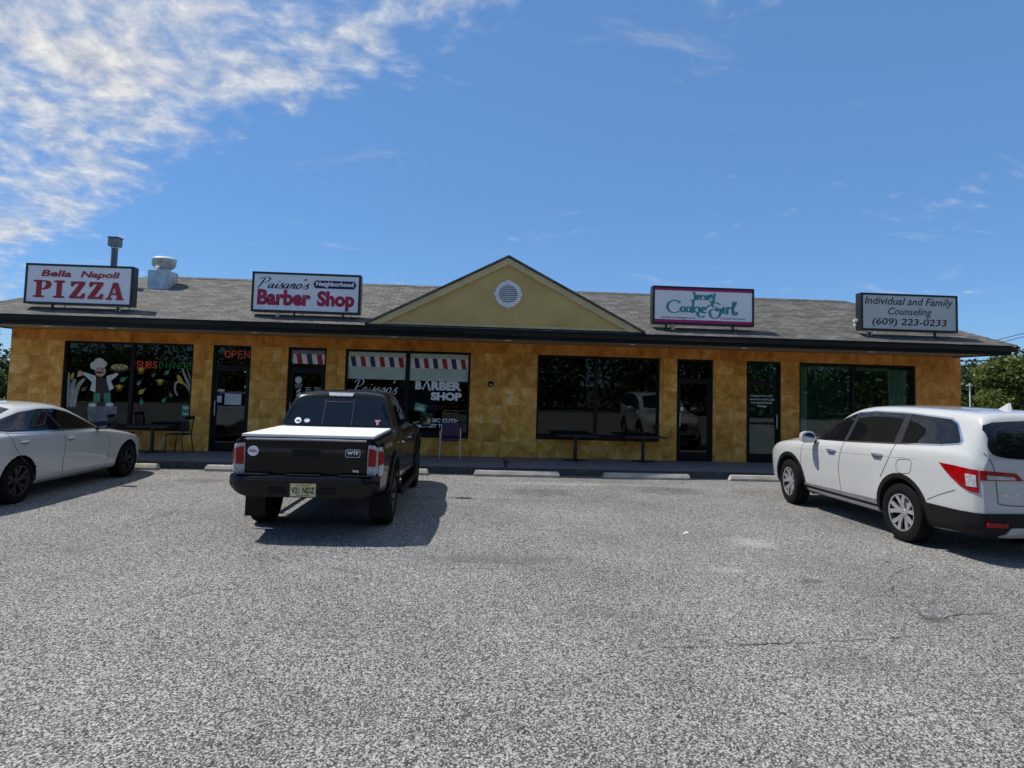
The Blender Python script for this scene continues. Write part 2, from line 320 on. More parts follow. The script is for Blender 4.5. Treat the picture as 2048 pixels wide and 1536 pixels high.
def ribbon2d(line, w, taper=False):
    """flat ribbon in the x,z plane with round-ish ends -> verts2d, quads"""
    P = [np.array(q, float) for q in line]; V = []; F = []
    for i, q in enumerate(P):
        d = P[min(i + 1, len(P) - 1)] - P[max(i - 1, 0)]; d = d / (np.linalg.norm(d) + 1e-9); nrm = np.array((-d[1], d[0]))
        ww = w * (0.45 + 0.55 * math.sin(math.pi * (i + .5) / len(P))) if taper else w
        V += [q + nrm * ww / 2, q - nrm * ww / 2]
    for i in range(len(P) - 1): F.append((2 * i, 2 * i + 1, 2 * i + 3, 2 * i + 2))
    return V, F
_txt = {}
def text2d(s, bold=0.0, shear=0.0):
    key = (s, bold, shear)
    if key not in _txt:
        c = bpy.data.curves.new('lettering', 'FONT'); c.body = s; c.size = 1.0; c.offset = bold; c.shear = shear; c.resolution_u = 3; c.fill_mode = 'FRONT'
        o = bpy.data.objects.new('lettering', c); COL.objects.link(o); bpy.context.view_layer.update()
        dg = bpy.context.evaluated_depsgraph_get(); me = bpy.data.meshes.new_from_object(o.evaluated_get(dg))
        v = np.array([(q.co.x, q.co.y) for q in me.vertices]); f = [tuple(q.vertices) for q in me.polygons]
        bpy.data.objects.remove(o); bpy.data.curves.remove(c); bpy.data.meshes.remove(me)
        v -= v.min(0); v /= v.max(0); _txt[key] = (v, f)
    return _txt[key]
def flat(name, v2, f, T, m, parent, th=0.0):
    """2-D shape (unit coords) -> mesh through T(u, v) -> world/local point"""
    return pyd(name, [T(a, b) for a, b in v2], f, m, parent)
def facade_T(x0, x1, z0, z1, y): return lambda a, b: (x0 + (x1 - x0) * a, y, z0 + (z1 - z0) * b)
def text(name, s, x0, x1, z0, z1, y, m, parent, bold=0.0, shear=0.0):
    v, f = text2d(s, bold, shear); return flat(name, v, f, facade_T(x0, x1, z0, z1, y), m, parent)
def ell(cx_, cz, rx, rz, n=20, rot=0.0):
    c, s_ = math.cos(rot), math.sin(rot)
    return [(cx_ + rx * math.cos(t) * c - rz * math.sin(t) * s_, cz + rx * math.cos(t) * s_ + rz * math.sin(t) * c) for t in [2 * math.pi * i / n for i in range(n)]]

# ================================================================== THE SETTING
def sheet(name, x0, x1, y0, y1, z, m, kind='structure'):
    return tag(pyd(name, [(x0, y0, z), (x1, y0, z), (x1, y1, z), (x0, y1, z)], [(0, 1, 2, 3)], m), kind=kind)
sheet('ground', -900, 900, -900, 900, -0.012, GRASS)
lot = sheet('parking_lot', -40, 40, -14, 14.50, 0.0, ASPH)
F = 16.6885; KY = 14.52; SWZ = 0.13
# sidewalk: slab pieces with open joints, one kerb in front of them
walk = MB(); joints = [-12.2 + 3.05 * i for i in range(9)] + [13.2]
sw = tag(MB().box(-12.2, 13.2, KY + .16, F + .3, -0.1, SWZ - .012).build('sidewalk', WALK), kind='structure')
for a, b in zip(joints[:-1], joints[1:]):
    MB().box(a + .006, b - .006, KY + .165, F + .25, 0.0, SWZ).build('slab', WALK, sw, bevel=.006)
for a, b in zip(joints[:-1], joints[1:]):
    MB().box(a + .005, b - .005, KY, KY + .158, -0.1, SWZ - .002).build('kerb_stone', KERB, sw, bevel=.012)
# cracks in the asphalt and in one slab
CRACK = mat('dark_crack_tar', (0.028, 0.027, 0.026), 0.9)  # one even dark colour for all the cracks
def crack(pts, w=.012, z=.004, par=lot, name='crack'):
    g = [onZ(*q) for q in pts]; P = []
    for a, b in zip(g[:-1], g[1:]):
        n = max(2, int((b - a).length / .06))
        for i in range(n):
            q = a.lerp(b, i / n); P.append((q.x + random.gauss(0, .012), q.y + random.gauss(0, .012)))
    V, F_ = ribbon2d(P, w)
    V = [v + (V[i ^ 1] - v) * random.uniform(0, .55) for i, v in enumerate(V)]
    pyd(name, [(v[0], v[1], z) for v in V], F_, CRACK, par)
for c in (((1240, 1283), (1330, 1296), (1480, 1290), (1640, 1285), (1740, 1277), (1900, 1272)), ((1830, 1130), (1780, 1150), (1785, 1185), (1820, 1210), (1870, 1245)), ((1860, 1237), (1950, 1228), (2048, 1226)),
          ((20, 1105), (120, 1090), (230, 1062), (330, 1030), (420, 995)), ((880, 1138), (1000, 1137), (1120, 1140)), ((1130, 1140), (1300, 1148)), ((1410, 1000), (1560, 1020), (1580, 1040)), ((1880, 1130), (1960, 1160), (2048, 1200)), ((300, 1210), (420, 1180), (560, 1175)), ((960, 1003), (1150, 1006), (1390, 1010))):
    crack(c, w=.013)
g0 = onZ(1002, 917, SWZ); g1 = onZ(1009, 935, SWZ)
pyd('crack', [(g0.x, g0.y, SWZ + .003), (g0.x + .05, g0.y - .02, SWZ + .003), (g0.x + .16, g0.y - .55, SWZ + .003), (g0.x + .05, g0.y - .5, SWZ + .003), (g1.x - .01, g1.y, SWZ + .003), (g1.x + .05, g1.y, SWZ + .003)], [(0, 3, 2, 1), (3, 4, 5, 2)], CRACK, sw)
# pale litter scraps by the stops are separate little things further down

# ================================================================== THE BUILDING
B = wempty('strip_mall_building', (0.9, F, 0), label='long single-storey shop building faced in golden stone tiles with a shingled hip roof', cat='building')
XL, XR, ZS = -11.08, 12.85, 2.99
OPEN = dict(w1=(-9.84, -6.79, .60, 2.72), d1=(-6.32, -5.41, .135, 2.72), d2=(-4.51, -3.58, .135, 2.72), w2=(-3.11, -.01, .58, 2.72),
            w3=(1.68, 4.82, .60, 2.72), d3=(5.27, 6.21, .135, 2.72), d4=(7.09, 8.0, .135, 2.72), w4=(8.49, 11.62, .60, 2.72))
def subtract(r, o):
    x0, x1, z0, z1 = r; a0, a1, b0, b1 = o
    if a0 >= x1 - 1e-4 or a1 <= x0 + 1e-4 or b0 >= z1 - 1e-4 or b1 <= z0 + 1e-4: return [r]
    out = []
    if a0 > x0: out.append((x0, a0, z0, z1))
    if a1 < x1: out.append((a1, x1, z0, z1))
    m0, m1 = max(x0, a0), min(x1, a1)
    if b0 > z0: out.append((m0, m1, z0, b0))
    if b1 < z1: out.append((m0, m1, b1, z1))
    return out
core = [(XL, XR, .0, 3.1)]
for o in OPEN.values(): core = [q for r in core for q in subtract(r, o)]
mb = MB()
for (x0, x1, z0, z1) in core: mb.box(x0, x1, F + .021, F + .24, z0, z1)
mb.box(XL, XL + .2, F + .24, 21.0, 0, 3.1); mb.box(XR - .2, XR, F + .24, 21.0, 0, 3.1); mb.box(XL + .2, XR - .2, 20.8, 21.0, 0, 3.1)
wall = mb.build('wall', GROUT, B)
rows = [SWZ + .002, .51, .967, 1.424, 1.881, 2.338, 2.72, ZS - .004]
tcache = {}
def tile(x0, x1, z0, z1):
    w, h = round(x1 - x0 - .004, 3), round(z1 - z0 - .004, 3)
    if w < .03 or h < .03: return
    if (w, h) not in tcache:
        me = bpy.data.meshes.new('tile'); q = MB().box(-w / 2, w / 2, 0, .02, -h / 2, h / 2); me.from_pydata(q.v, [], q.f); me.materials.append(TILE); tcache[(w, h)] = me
    o = bpy.data.objects.new('tile', tcache[(w, h)]); COL.objects.link(o); o.parent = B; o.matrix_parent_inverse = Matrix.Translation(B.location).inverted()
    o.location = ((x0 + x1) / 2, F + random.uniform(-.0025, .0015), (z0 + z1) / 2)
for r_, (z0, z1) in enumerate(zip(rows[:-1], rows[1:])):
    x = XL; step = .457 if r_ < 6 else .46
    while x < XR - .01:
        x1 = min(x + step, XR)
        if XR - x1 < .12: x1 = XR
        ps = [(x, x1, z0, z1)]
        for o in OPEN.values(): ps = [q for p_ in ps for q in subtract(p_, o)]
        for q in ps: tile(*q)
        x = x1
# side faces
for sx_, xs in ((-1, XL - .02), (1, XR)):
    for z0, z1 in zip(rows[:-1], rows[1:]):
        for k in range(3):
            MB().box(xs, xs + .02, F + .02 + k * .457 + .003, F + .02 + (k + 1) * .457 - .003, z0 + .002, z1 - .002).build('tile', TILE, B)

# ---- storefront windows and doors
GY = F + .10
def window(key, mull, name='window', film=None):
    x0, x1, z0, z1 = OPEN[key]; fr = MB(); w = .055
    for (a, b, c, d) in ((x0, x0 + w, z0 + .08, z1), (x1 - w, x1, z0 + .08, z1), (x0 + w, x1 - w, z1 - w, z1), (x0 + w, x1 - w, z0 + .08, z0 + .08 + w), (mull - .045, mull + .045, z0 + .08 + w, z1 - w)):
        fr.box(a + .001, b - .001, F + .055, F + .15, c + .001, d - .001)
    f = fr.build(name, BRONZE, B)
    MB().box(x0 + .002, x1 - .002, F - .02, F + .16, z0, z0 + .079).build('sill', BRONZE, f)
    for a, b in ((x0 + w, mull - .045), (mull + .045, x1 - w)):
        MB().box(a + .002, b - .002, GY, GY + .008, z0 + .08 + w + .002, z1 - w - .002).build('pane', GLASS if key != 'w4' else GLASS_CLEAR, f)
    return f
w1 = window('w1', -8.25); w2 = window('w2', -1.585); w3 = window('w3', 3.195); w4 = window('w4', 9.965)
def door(key, transom=2.20, mid=None, glass=None, hs=-1):
    x0, x1, z0, z1 = OPEN[key]; fr = MB(); w = .05; glass = glass or GLASS
    for (a, b, c, d) in ((x0, x0 + w, z0, z1), (x1 - w, x1, z0, z1), (x0 + w, x1 - w, z1 - w, z1), (x0 + w, x1 - w, transom - .03, transom + .03)):
        fr.box(a + .001, b - .001, F + .06, F + .16, c + .001, d - .001)
    f = fr.build('door', BRONZE, B)
    lf = MB(); l = .065; a0, a1, t1 = x0 + w + .004, x1 - w - .004, transom - .034
    lf.box(a0, a0 + l, F + .085, F + .13, z0 + .01, t1); lf.box(a1 - l, a1, F + .085, F + .13, z0 + .01, t1)
    lf.box(a0 + l, a1 - l, F + .085, F + .13, t1 - .07, t1); lf.box(a0 + l, a1 - l, F + .085, F + .13, z0 + .01, z0 + .2)
    if mid: lf.box(a0 + l, a1 - l, F + .085, F + .13, mid - .03, mid + .03)
    lf.build('leaf', BRONZE, f)
    MB().box(a0 + l, a1 - l, GY, GY + .008, z0 + .2, t1 - .07).build('pane', glass, f)
    MB().box(x0 + w, x1 - w, GY, GY + .008, transom + .03, z1 - w).build('transom_pane', glass, f)
    hx = a0 + .04 if hs < 0 else a1 - .04
    MB().tube([(hx, F + .09, 1.35), (hx, F + .03, 1.35), (hx, F + .03, 1.0), (hx, F + .09, 1.0)], .012).build('handle', GALV, f)
    MB().box(x0 + .002, x1 - .002, F - .005, F + .2, SWZ + .003, z0 + .012).build('threshold', BRONZE, f)
    return f
d1 = door('d1'); d2 = door('d2'); d3 = door('d3', hs=-1); d4 = door('d4', mid=1.12, glass=GLASS_CLEAR, hs=1)
# ---- dim rooms behind the glass
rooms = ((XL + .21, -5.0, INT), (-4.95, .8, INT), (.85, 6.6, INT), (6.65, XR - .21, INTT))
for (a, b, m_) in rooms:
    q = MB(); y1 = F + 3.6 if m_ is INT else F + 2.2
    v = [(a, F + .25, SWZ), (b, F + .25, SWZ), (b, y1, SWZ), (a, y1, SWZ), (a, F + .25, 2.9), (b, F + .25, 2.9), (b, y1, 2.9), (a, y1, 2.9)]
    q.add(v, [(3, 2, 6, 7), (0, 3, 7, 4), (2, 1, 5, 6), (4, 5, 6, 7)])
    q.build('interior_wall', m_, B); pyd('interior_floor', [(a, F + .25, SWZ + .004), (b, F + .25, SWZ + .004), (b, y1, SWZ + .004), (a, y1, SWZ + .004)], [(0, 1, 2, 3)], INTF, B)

# ---- soffit (many narrow vinyl boards), fascia, gutter
EY = 14.76; EZ = 3.17; EXL, EXR = -11.12, 12.68
sf = MB(); x = EXL + .02
while x < EXR - .02:
    x1 = min(x + .0889, EXR - .02); sf.box(x, x1 - .016, EY + .10, F - .001, ZS, ZS + .012); x = x1
sf.box(EXL, EXR, EY + .10, F + .02, ZS + .013, ZS + .03)
tag(sf.build('soffit', SOFF, B), kind='stuff')
sofb = MB().box(EXL + .002, EXR - .002, EY + .062, EY + .098, ZS - .035, EZ - .02).build('fascia', GUTTER, B)
MB().box(EXL + .002, EXL + .03, EY + .1, F + .3, ZS - .03, EZ - .02).build('fascia', GUTTER, B)
MB().box(EXR - .03, EXR - .002, EY + .1, F + .3, ZS - .03, EZ - .02).build('fascia', GUTTER, B)
gp = [(EY + .06, EZ - .13), (EY - .01, EZ - .13), (EY - .03, EZ - .08), (EY - .055, EZ - .05), (EY - .055, EZ), (EY - .048, EZ), (EY - .045, EZ - .045), (EY - .02, EZ - .075), (EY, EZ - .122), (EY + .06, EZ - .122)]
xs_ = [EXL - .03, -4.2, 1.9, 8.0, EXR + .06]
for a, b in zip(xs_[:-1], xs_[1:]): MB().prismx(gp, a + .002, b - .002).build('gutter', GUTTER, B)

# ---- hip roof
YR, ZR = 18.0, 4.545; RL, RR = -8.5, 10.48; EYB = 21.4
rv = [(EXL - .05, EY - .05, EZ), (EXR + .05, EY - .05, EZ), (EXR + .35, EYB, EZ), (EXL - .05, EYB, EZ), (RL, YR, ZR), (RR, YR, ZR)]
rl = [(x, y, z - .045) for x, y, z in rv]
roof = pyd('roof', rv + rl, [(0, 1, 5, 4), (1, 2, 5), (2, 3, 4, 5), (3, 0, 4), (0, 6, 7, 1), (1, 7, 8, 2), (2, 8, 9, 3), (3, 9, 6, 0), (6, 10, 11, 7), (7, 11, 8), (8, 11, 10, 9), (9, 10, 6)], SHIN, B)
def roofz(y): return EZ + (ZR - EZ) * (y - (EY - .05)) / (YR - EY + .05)
cap = MB()
for a, b in ((rv[4], rv[5]), (rv[0], rv[4]), (rv[1], rv[5])):
    A, Bv = Vector(a), Vector(b); n = int((Bv - A).length / .3)
    for i in range(n):
        p0 = A.lerp(Bv, i / n); p1 = A.lerp(Bv, (i + 1.1) / n); d = (p1 - p0).normalized(); s_ = d.cross(Vector((0, 0, 1))).normalized() * .13
        cap.add([p0 - s_ + Vector((0, 0, -.045)), p0 + Vector((0, 0, .022)), p0 + s_ + Vector((0, 0, -.045)), p1 - s_ + Vector((0, 0, -.045)), p1 + Vector((0, 0, .012)), p1 + s_ + Vector((0, 0, -.045))], [(0, 1, 4, 3), (1, 2, 5, 4)])
cap.build('ridge_cap', SHIN, roof)

# ---- pediment
GX0, GX1, GAX, GZ0, GZA = -2.30, 3.84, .77, 3.215, 4.80
py_ = EY - .06
ped = MB().prism([(GX0 + .25, GZ0), (GX1 - .25, GZ0), (GAX, GZA - .13)], py_ + .075, py_ + .2).build('pediment', STUCCO, B)
sl_ = (GZA - GZ0) / (GAX - GX0)
for s_ in (-1, 1):
    ex = GX0 if s_ < 0 else GX1
    MB().prism([(ex, GZ0 - .012), (GAX, GZA - .012), (GAX, GZA - .16), (ex + (.30 if s_ < 0 else -.30), GZ0 - .012)], py_ + .02, py_ + .12).build('rake_board', RAKE, ped)
    nx = ex - .05 * -s_ * -1
    MB().prism([(ex + s_ * .06, GZ0 - .03), (GAX, GZA + .005), (GAX, GZA + .045), (ex + s_ * .06, GZ0 + .012)], py_ - .02, 19.2).build('gable_roof', SHIN, ped)
MB().box(GX0 + .3, GX1 - .3, py_ + .06, py_ + .0745, GZ0 + .002, GZ0 + .05).build('base_trim', RAKE, ped)
vc = onY(1016.5, 588.5, py_ + .06); vr = .30
vent = MB().lathe([(vr * .70, -.01), (vr * .70, -.045), (vr * .98, -.04), (vr, -.015), (vr, 0.0)], (vc.x, py_ + .074, vc.z), 'y', 40).build('gable_vent', WHITEP, B, smooth=True)
MB().lathe([(0.001, -.002), (vr * .72, -.002)], (vc.x, py_ + .073, vc.z), 'y', 32).build('backing', BLK, vent)
for k in range(4):
    t = k * math.pi / 2; MB().box(-.035, .035, -.055, -.008, vr * .78, vr * 1.06).build('key_block', WHITEP, vent).matrix_local = Matrix.Translation((vc.x, py_ + .074, vc.z)) @ Matrix.Rotation(t, 4, 'Y')
for i in range(9):
    z = -.185 + i * .0463; hw = math.sqrt(max(.0005, (vr * .71) ** 2 - z * z))
    MB().add([(vc.x - hw, py_ + .065, vc.z + z + .02), (vc.x + hw, py_ + .065, vc.z + z + .02), (vc.x + hw, py_ + .034, vc.z + z - .009), (vc.x - hw, py_ + .034, vc.z + z - .009), (vc.x - hw, py_ + .034, vc.z + z - .017), (vc.x + hw, py_ + .034, vc.z + z - .017)], [(0, 1, 2, 3), (3, 2, 5, 4)]).build('louver', WHITEP, vent)

# ---- recessed lights in the soffit, wall camera dome, utility things on the roof
for i, px in enumerate((121, 245, 522, 792, 1014, 1260, 1480, 1732)):
    yy = 659.5 + (px - 245) * .0303; g = onZ(px, yy, ZS - .004); g.y = min(max(g.y, EY + .5), F - .5)
    q = empty('soffit_light', (g.x, 15.65, ZS - .001), label='small round recessed light in the soffit, %s from the left' % ('first second third fourth fifth sixth seventh last'.split()[i]), cat='light', group='recessed lights under the eave')
    MB().lathe([(.062, -.001), (.066, -.012), (.09, -.008), (.092, 0.0)], n=20).build('trim_ring', WHITEP, q, smooth=True)
    MB().lathe([(.0005, -.003), (.063, -.003)], n=20).build('lens', mat('frosted_lens', (0.8, 0.78, 0.7), 0.4, var=.02), q)
c = onY(981.5, 768, F); q = empty('security_camera', (c.x, F - .003, c.z), label='small dark dome camera on the stone wall between two shop windows', cat='camera')
MB().lathe([(.001, -.001), (.075, -.002), (.075, -.03), (.06, -.035)], axis='y', n=24).build('base', BLACKM, q, smooth=True)
MB().lathe([(.058, -.03), (.052, -.06), (.03, -.082), (.001, -.09)], axis='y', n=20).build('dome', mat('smoked_dome', (.02, .02, .03), .05), q, smooth=True)
MB().lathe([(.001, -.012), (.02, -.012), (.02, 0)], (0, -.078, -.02), 'y', 12).build('lens', WHITEP, q)
# exhaust fan
fy = 17.15; fz = roofz(fy); a = onY(305, 545, fy).x; b = onY(349, 545, fy).x; cxn = (a + b) / 2; hw = (b - a) / 2 - .02
fan = wempty('exhaust_fan', (cxn, fy, fz), label='round galvanised exhaust fan on a square curb near the roof ridge', cat='roof fan')
MB().box(cxn - hw, cxn + hw, fy - .28, fy + .28, fz - .25, fz + .36).build('curb', GALV, fan, bevel=.01)
zt = fz + .36
MB().lathe([(.10, 0), (.16, .02), (.16, .05), (.22, .09), (.275, .16), (.285, .30), (.27, .305), (.2, .31)], (cxn, fy, zt), 'z', 32).build('bowl', GALV, fan, smooth=True)
MB().lathe([(.28, .295), (.295, .30), (.285, .325), (.19, .37), (.09, .385), (.001, .387)], (cxn, fy, zt), 'z', 32).build('cap', GALV, fan, smooth=True)
# flue pipe on the left hip
pipx = onY(229.5, 500, 16.9).x; pz = onY(229, 476, 16.9).z
pipe = wempty('flue_pipe', (pipx, 16.9, 3.9), label='tall thin green-grey flue pipe with a square cap behind the pizza sign', cat='pipe')
PIPE = mat('weathered_flue', (0.17, 0.23, 0.22), 0.5, metal=.3, col2=(.09, .12, .115))
MB().tube([(pipx, 16.9, 3.6), (pipx, 16.9, pz - .2)], .075, 16).build('shaft', PIPE, pipe, smooth=True)
MB().lathe([(.076, 0), (.09, .01), (.09, .04), (.076, .05)], (pipx, 16.9, pz - .27), 'z', 16).build('collar', GALV, pipe, smooth=True)
MB().box(pipx - .12, pipx + .12, 16.78, 17.02, pz - .22, pz - .02).build('cap', mat('dull_cap_steel', (.22, .22, .21), .5, metal=.4), pipe, bevel=.008)
MB().box(pipx - .128, pipx + .128, 16.772, 17.028, pz - .018, pz + .012).build('lid', mat('dark_lid', (.08, .075, .07), .5), pipe)

# ================================================================== ROOF SIGNS
SY = 15.0
class Glyphs:
    """flat pieces in a 0..1 box, each a hair in front of the one before"""
    def __init__(s): s.p = []
    def poly(s, pts): s.p.append(([np.array(q, float) for q in pts], [tuple(range(len(pts)))])); return s
    def rect(s, x0, x1, z0, z1): return s.poly([(x0, z0), (x1, z0), (x1, z1), (x0, z1)])
    def stroke(s, pts, w, n=6, taper=False, closed=False, smooth=True):
        P = catmull(pts, n, closed) if smooth else pts
        if closed: P = list(P) + [P[0], P[1]]
        s.p.append(ribbon2d(P, w, taper)); return s
    def build(s, name, T, m, parent, y, dy=.0005):
        V = []; F_ = []
        for i, (v, f) in enumerate(s.p):
            k = len(V)
            for q in v:
                a = T(q[0], q[1]); V.append((a[0], y - i * dy, a[2]))
            F_ += [tuple(j + k for j in g) for g in f]
        return pyd(name, V, F_, m, parent)
def pizza():
    g = Glyphs()
    def serif(x0, x1, z): g.poly([(x0, z), (x0 + .02, z - .05), (x1 - .02, z - .05), (x1, z), (x1, z + .03), (x1 - .03, z + .075), (x0 + .03, z + .075), (x0, z + .03)])
    # P
    g.rect(.035, .095, .08, .93); serif(.0, .135, .05); g.poly([(0, .9), (.02, .88), (.1, .88), (.1, 1.0), (.02, 1.0), (0, .97)])
    g.stroke([(.09, .94), (.135, .945), (.165, .86), (.168, .72), (.15, .56), (.12, .49), (.09, .49)], .062, 6)
    # I
    g.rect(.255, .315, .08, .93); serif(.218, .352, .05); serif(.218, .352, .93)
    for x in (.40, .60):
        g.rect(x + .01, x + .165, .85, .98); g.poly([(x + .01, .70), (x + .035, .68), (x + .065, .86), (x + .01, .86)])
        g.poly([(x + .10, .86), (x + .168, .86), (x + .075, .12), (x + .004, .12)]); g.rect(x, x + .165, 0.0, .125)
        g.poly([(x + .115, .12), (x + .17, .12), (x + .172, .30), (x + .145, .31)])
    # A
    g.poly([(.875, .98), (.925, .98), (.985, .06), (.925, .06)]); g.poly([(.872, .98), (.90, .90), (.845, .06), (.82, .06)])
    g.rect(.86, .94, .27, .37); serif(.795, .875, .03); serif(.905, 1.0, .03)
    return g
def paisanos(w=.05, taper=True):
    g = Glyphs()
    sh = lambda P, dx=0: [((x + dx + .28 * z) / 3.75, z / 1.05) for x, z in P]
    st = lambda P, dx=0, ww=None: g.stroke(sh(P, dx), ww or w, 6, taper)
    st([(.27, .98), (.18, .5), (.04, 0)]); st([(-.05, .78), (.1, .98), (.42, 1.02), (.62, .86), (.5, .6), (.15, .46)])
    for dx in (0, 1.02): st([(1.02, .40), (.88, .48), (.72, .28), (.74, .05), (.88, .06), (1.01, .40), (.98, .12), (1.04, .02), (1.17, .12)], dx)
    st([(1.17, .12), (1.27, .46), (1.22, .12), (1.28, .02), (1.40, .12)]); g.stroke(sh([(1.30, .62), (1.31, .68)]), w * 1.3, 2, False)
    st([(1.40, .12), (1.62, .52), (1.58, .32), (1.68, .14), (1.57, .0), (1.45, .07)])
    st([(2.19, .14), (2.25, .46), (2.19, .02)]); st([(2.20, .22), (2.37, .48), (2.44, .38), (2.39, .1), (2.46, .02), (2.56, .14)])
    g.stroke(sh([(2.74, .48), (2.60, .26), (2.64, .04), (2.78, .05), (2.90, .26), (2.86, .44)]), w, 6, False, True)
    st([(3.02, 1.0), (2.98, .78)], ww=w * 1.1); st([(3.02, .08), (3.34, .52), (3.28, .32), (3.38, .14), (3.26, 0), (3.14, .07)])
    return g
def cookie(w):
    g = Glyphs()
    # Cookie
    g.stroke([(.17, .86), (.12, .98), (.03, .86), (0, .6), (.03, .34), (.1, .24), (.17, .34)], w, 6); g.stroke([(.15, .93), (.175, .9), (.165, .82)], w, 5)
    for x in (.225, .305): g.stroke([(x, .62), (x - .035, .46), (x, .30), (x + .035, .46)], w, 6, closed=True)
    g.stroke([(.33, .98), (.37, 1.0), (.365, .6), (.36, .26)], w, 6); g.stroke([(.44, .66), (.375, .46), (.43, .26), (.45, .08), (.50, .02), (.53, .12)], w, 6)
    g.stroke([(.46, .62), (.46, .28)], w, 3); g.stroke([(.455, .78), (.465, .79)], w * 1.3, 2)
    g.stroke([(.50, .46), (.55, .50), (.535, .62), (.505, .58), (.50, .36), (.53, .27), (.555, .34)], w, 5)
    # G with long swirl
    g.stroke([(.76, .80), (.70, .92), (.645, .84), (.66, .66), (.72, .60), (.70, .52), (.645, .50), (.61, .36), (.63, .08), (.69, -.02), (.745, .12), (.77, .40), (.765, .56), (.72, .42), (.70, .5)], w, 6)
    g.stroke([(.57, .62), (.60, .74), (.64, .76)], w, 4); g.stroke([(.62, .92), (.645, 1.0), (.66, .9)], w, 4)
    g.stroke([(.81, .66), (.81, .28)], w, 3); g.stroke([(.81, .80), (.815, .81)], w * 1.3, 2)
    g.stroke([(.86, .66), (.86, .26)], w, 3); g.stroke([(.86, .5), (.895, .66), (.92, .6)], w, 4)
    g.stroke([(.93, .55), (.985, .9), (.96, .99), (.945, .7), (.95, .28), (.985, .22), (1.0, .36), (.96, .42)], w, 6)
    return g
def jersey(w):
    g = Glyphs()
    g.stroke([(.02, .95), (.06, 1.0), (.10, .9), (.13, .5), (.10, .22), (.04, .2)], w, 5)
    g.stroke([(.20, .52), (.31, .56), (.27, .74), (.20, .6), (.22, .32), (.31, .36)], w, 5)
    g.stroke([(.37, .72), (.37, .3)], w, 3); g.stroke([(.37, .55), (.45, .74), (.49, .66)], w, 4)
    g.stroke([(.60, .7), (.53, .66), (.56, .54), (.61, .42), (.54, .3), (.5, .36)], w, 5)
    g.stroke([(.66, .52), (.77, .56), (.73, .74), (.66, .6), (.68, .32), (.77, .36)], w, 5)
    g.stroke([(.82, .86), (.84, .55), (.92, .52)], w, 4); g.stroke([(.97, .95), (.94, .5), (.92, .1), (.84, .0)], w, 5)
    return g
def flood(parent_label, x, y, z, rz):
    q = empty('flood_light', (x, y, z), rz, label=parent_label, cat='flood light', group='flood lights under the roof signs')
    MB().box(-.09, .09, -.05, .05, .055, .14).build('lamp_head', WHITEP, q, bevel=.02)
    MB().box(-.075, .075, -.056, -.051, .068, .127).build('lens', mat('lamp_lens', (.7, .7, .66), .1), q)
    MB().tube([(0, 0, .06), (0, .03, .0)], .014).build('bracket', WHITEP, q)
    MB().lathe([(.001, .012), (.045, .01), (.045, -.02)], n=14).build('base', WHITEP, q)
def roof_sign(pts, label, legs, facem, depth=.23, band=None):
    a = onY(*pts[0], SY); b = onY(*pts[1], SY); c = onY(*pts[2], SY); d = onY(*pts[3], SY)
    x0 = (a.x + c.x) / 2; x1 = (b.x + d.x) / 2; z1 = (a.z + b.z) / 2; z0 = (c.z + d.z) / 2
    s = wempty('roof_sign', ((x0 + x1) / 2, SY + depth / 2, roofz(SY)), label=label, cat='sign', group='box signs along the front of the roof')
    t = .045
    MB().box(x0, x1, SY + .012, SY + depth, z0, z1).build('cabinet', BLACKM, s, bevel=.012)
    fr = MB(); fr.box(x0, x1, SY - .012, SY + .011, z1 - t, z1); fr.box(x0, x1, SY - .012, SY + .011, z0, z0 + t); fr.box(x0, x0 + t, SY - .012, SY + .011, z0 + t, z1 - t); fr.box(x1 - t, x1, SY - .012, SY + .011, z0 + t, z1 - t)
    fr.build('frame', BLACKM, s)
    face = MB().box(x0 + t + .001, x1 - t - .001, SY - .002, SY + .010, z0 + t + .001, z1 - t - .001).build('face', facem, s)
    for fx in legs:
        xx = x0 + (x1 - x0) * fx
        MB().box(xx - .02, xx + .02, SY + .05, SY + .09, roofz(SY + .07) - .02, z0).build('leg', BLACKM, s)
        zb = roofz(SY + depth + .35)
        MB().tube([(xx, SY + depth - .02, z0 + .28), (xx, SY + depth + .35, zb - .01)], .013, 6).build('brace', BLACKM, s)
    fx0, fx1, fz0, fz1 = x0 + t, x1 - t, z0 + t, z1 - t
    U = lambda u0, u1, v0, v1: (fx0 + (fx1 - fx0) * u0, fx0 + (fx1 - fx0) * u1, fz0 + (fz1 - fz0) * v0, fz0 + (fz1 - fz0) * v1)
    return s, face, U
LY = SY - .006
s1, f1, U = roof_sign(((50, 525), (267, 534), (50, 606), (264, 614)), 'box sign reading Bella Napoli PIZZA in red at the left end of the roof', (.25, .86), SIGNF)
text('lettering', 'Bella', *U(.13, .42, .70, .885), LY, REDL, f1, bold=.035, shear=.18)
text('lettering', 'Napoli', *U(.51, .89, .655, .885), LY, REDL, f1, bold=.035, shear=.18)
pizza().build('lettering', facade_T(*U(.06, .945, .12, .60), LY), REDL, f1, LY)
s2, f2, U = roof_sign(((505, 542), (722, 551), (502, 622), (720, 630)), 'box sign reading Paisano\'s Neighborhood Barber Shop on the roof left of the gable', (.39, .84), SIGNF)
paisanos(.030).build('lettering', facade_T(*U(.03, .56, .60, .92), LY), NAVY, f2, LY)
x0, x1, z0, z1 = U(.565, .975, .645, .865); c_ = .045
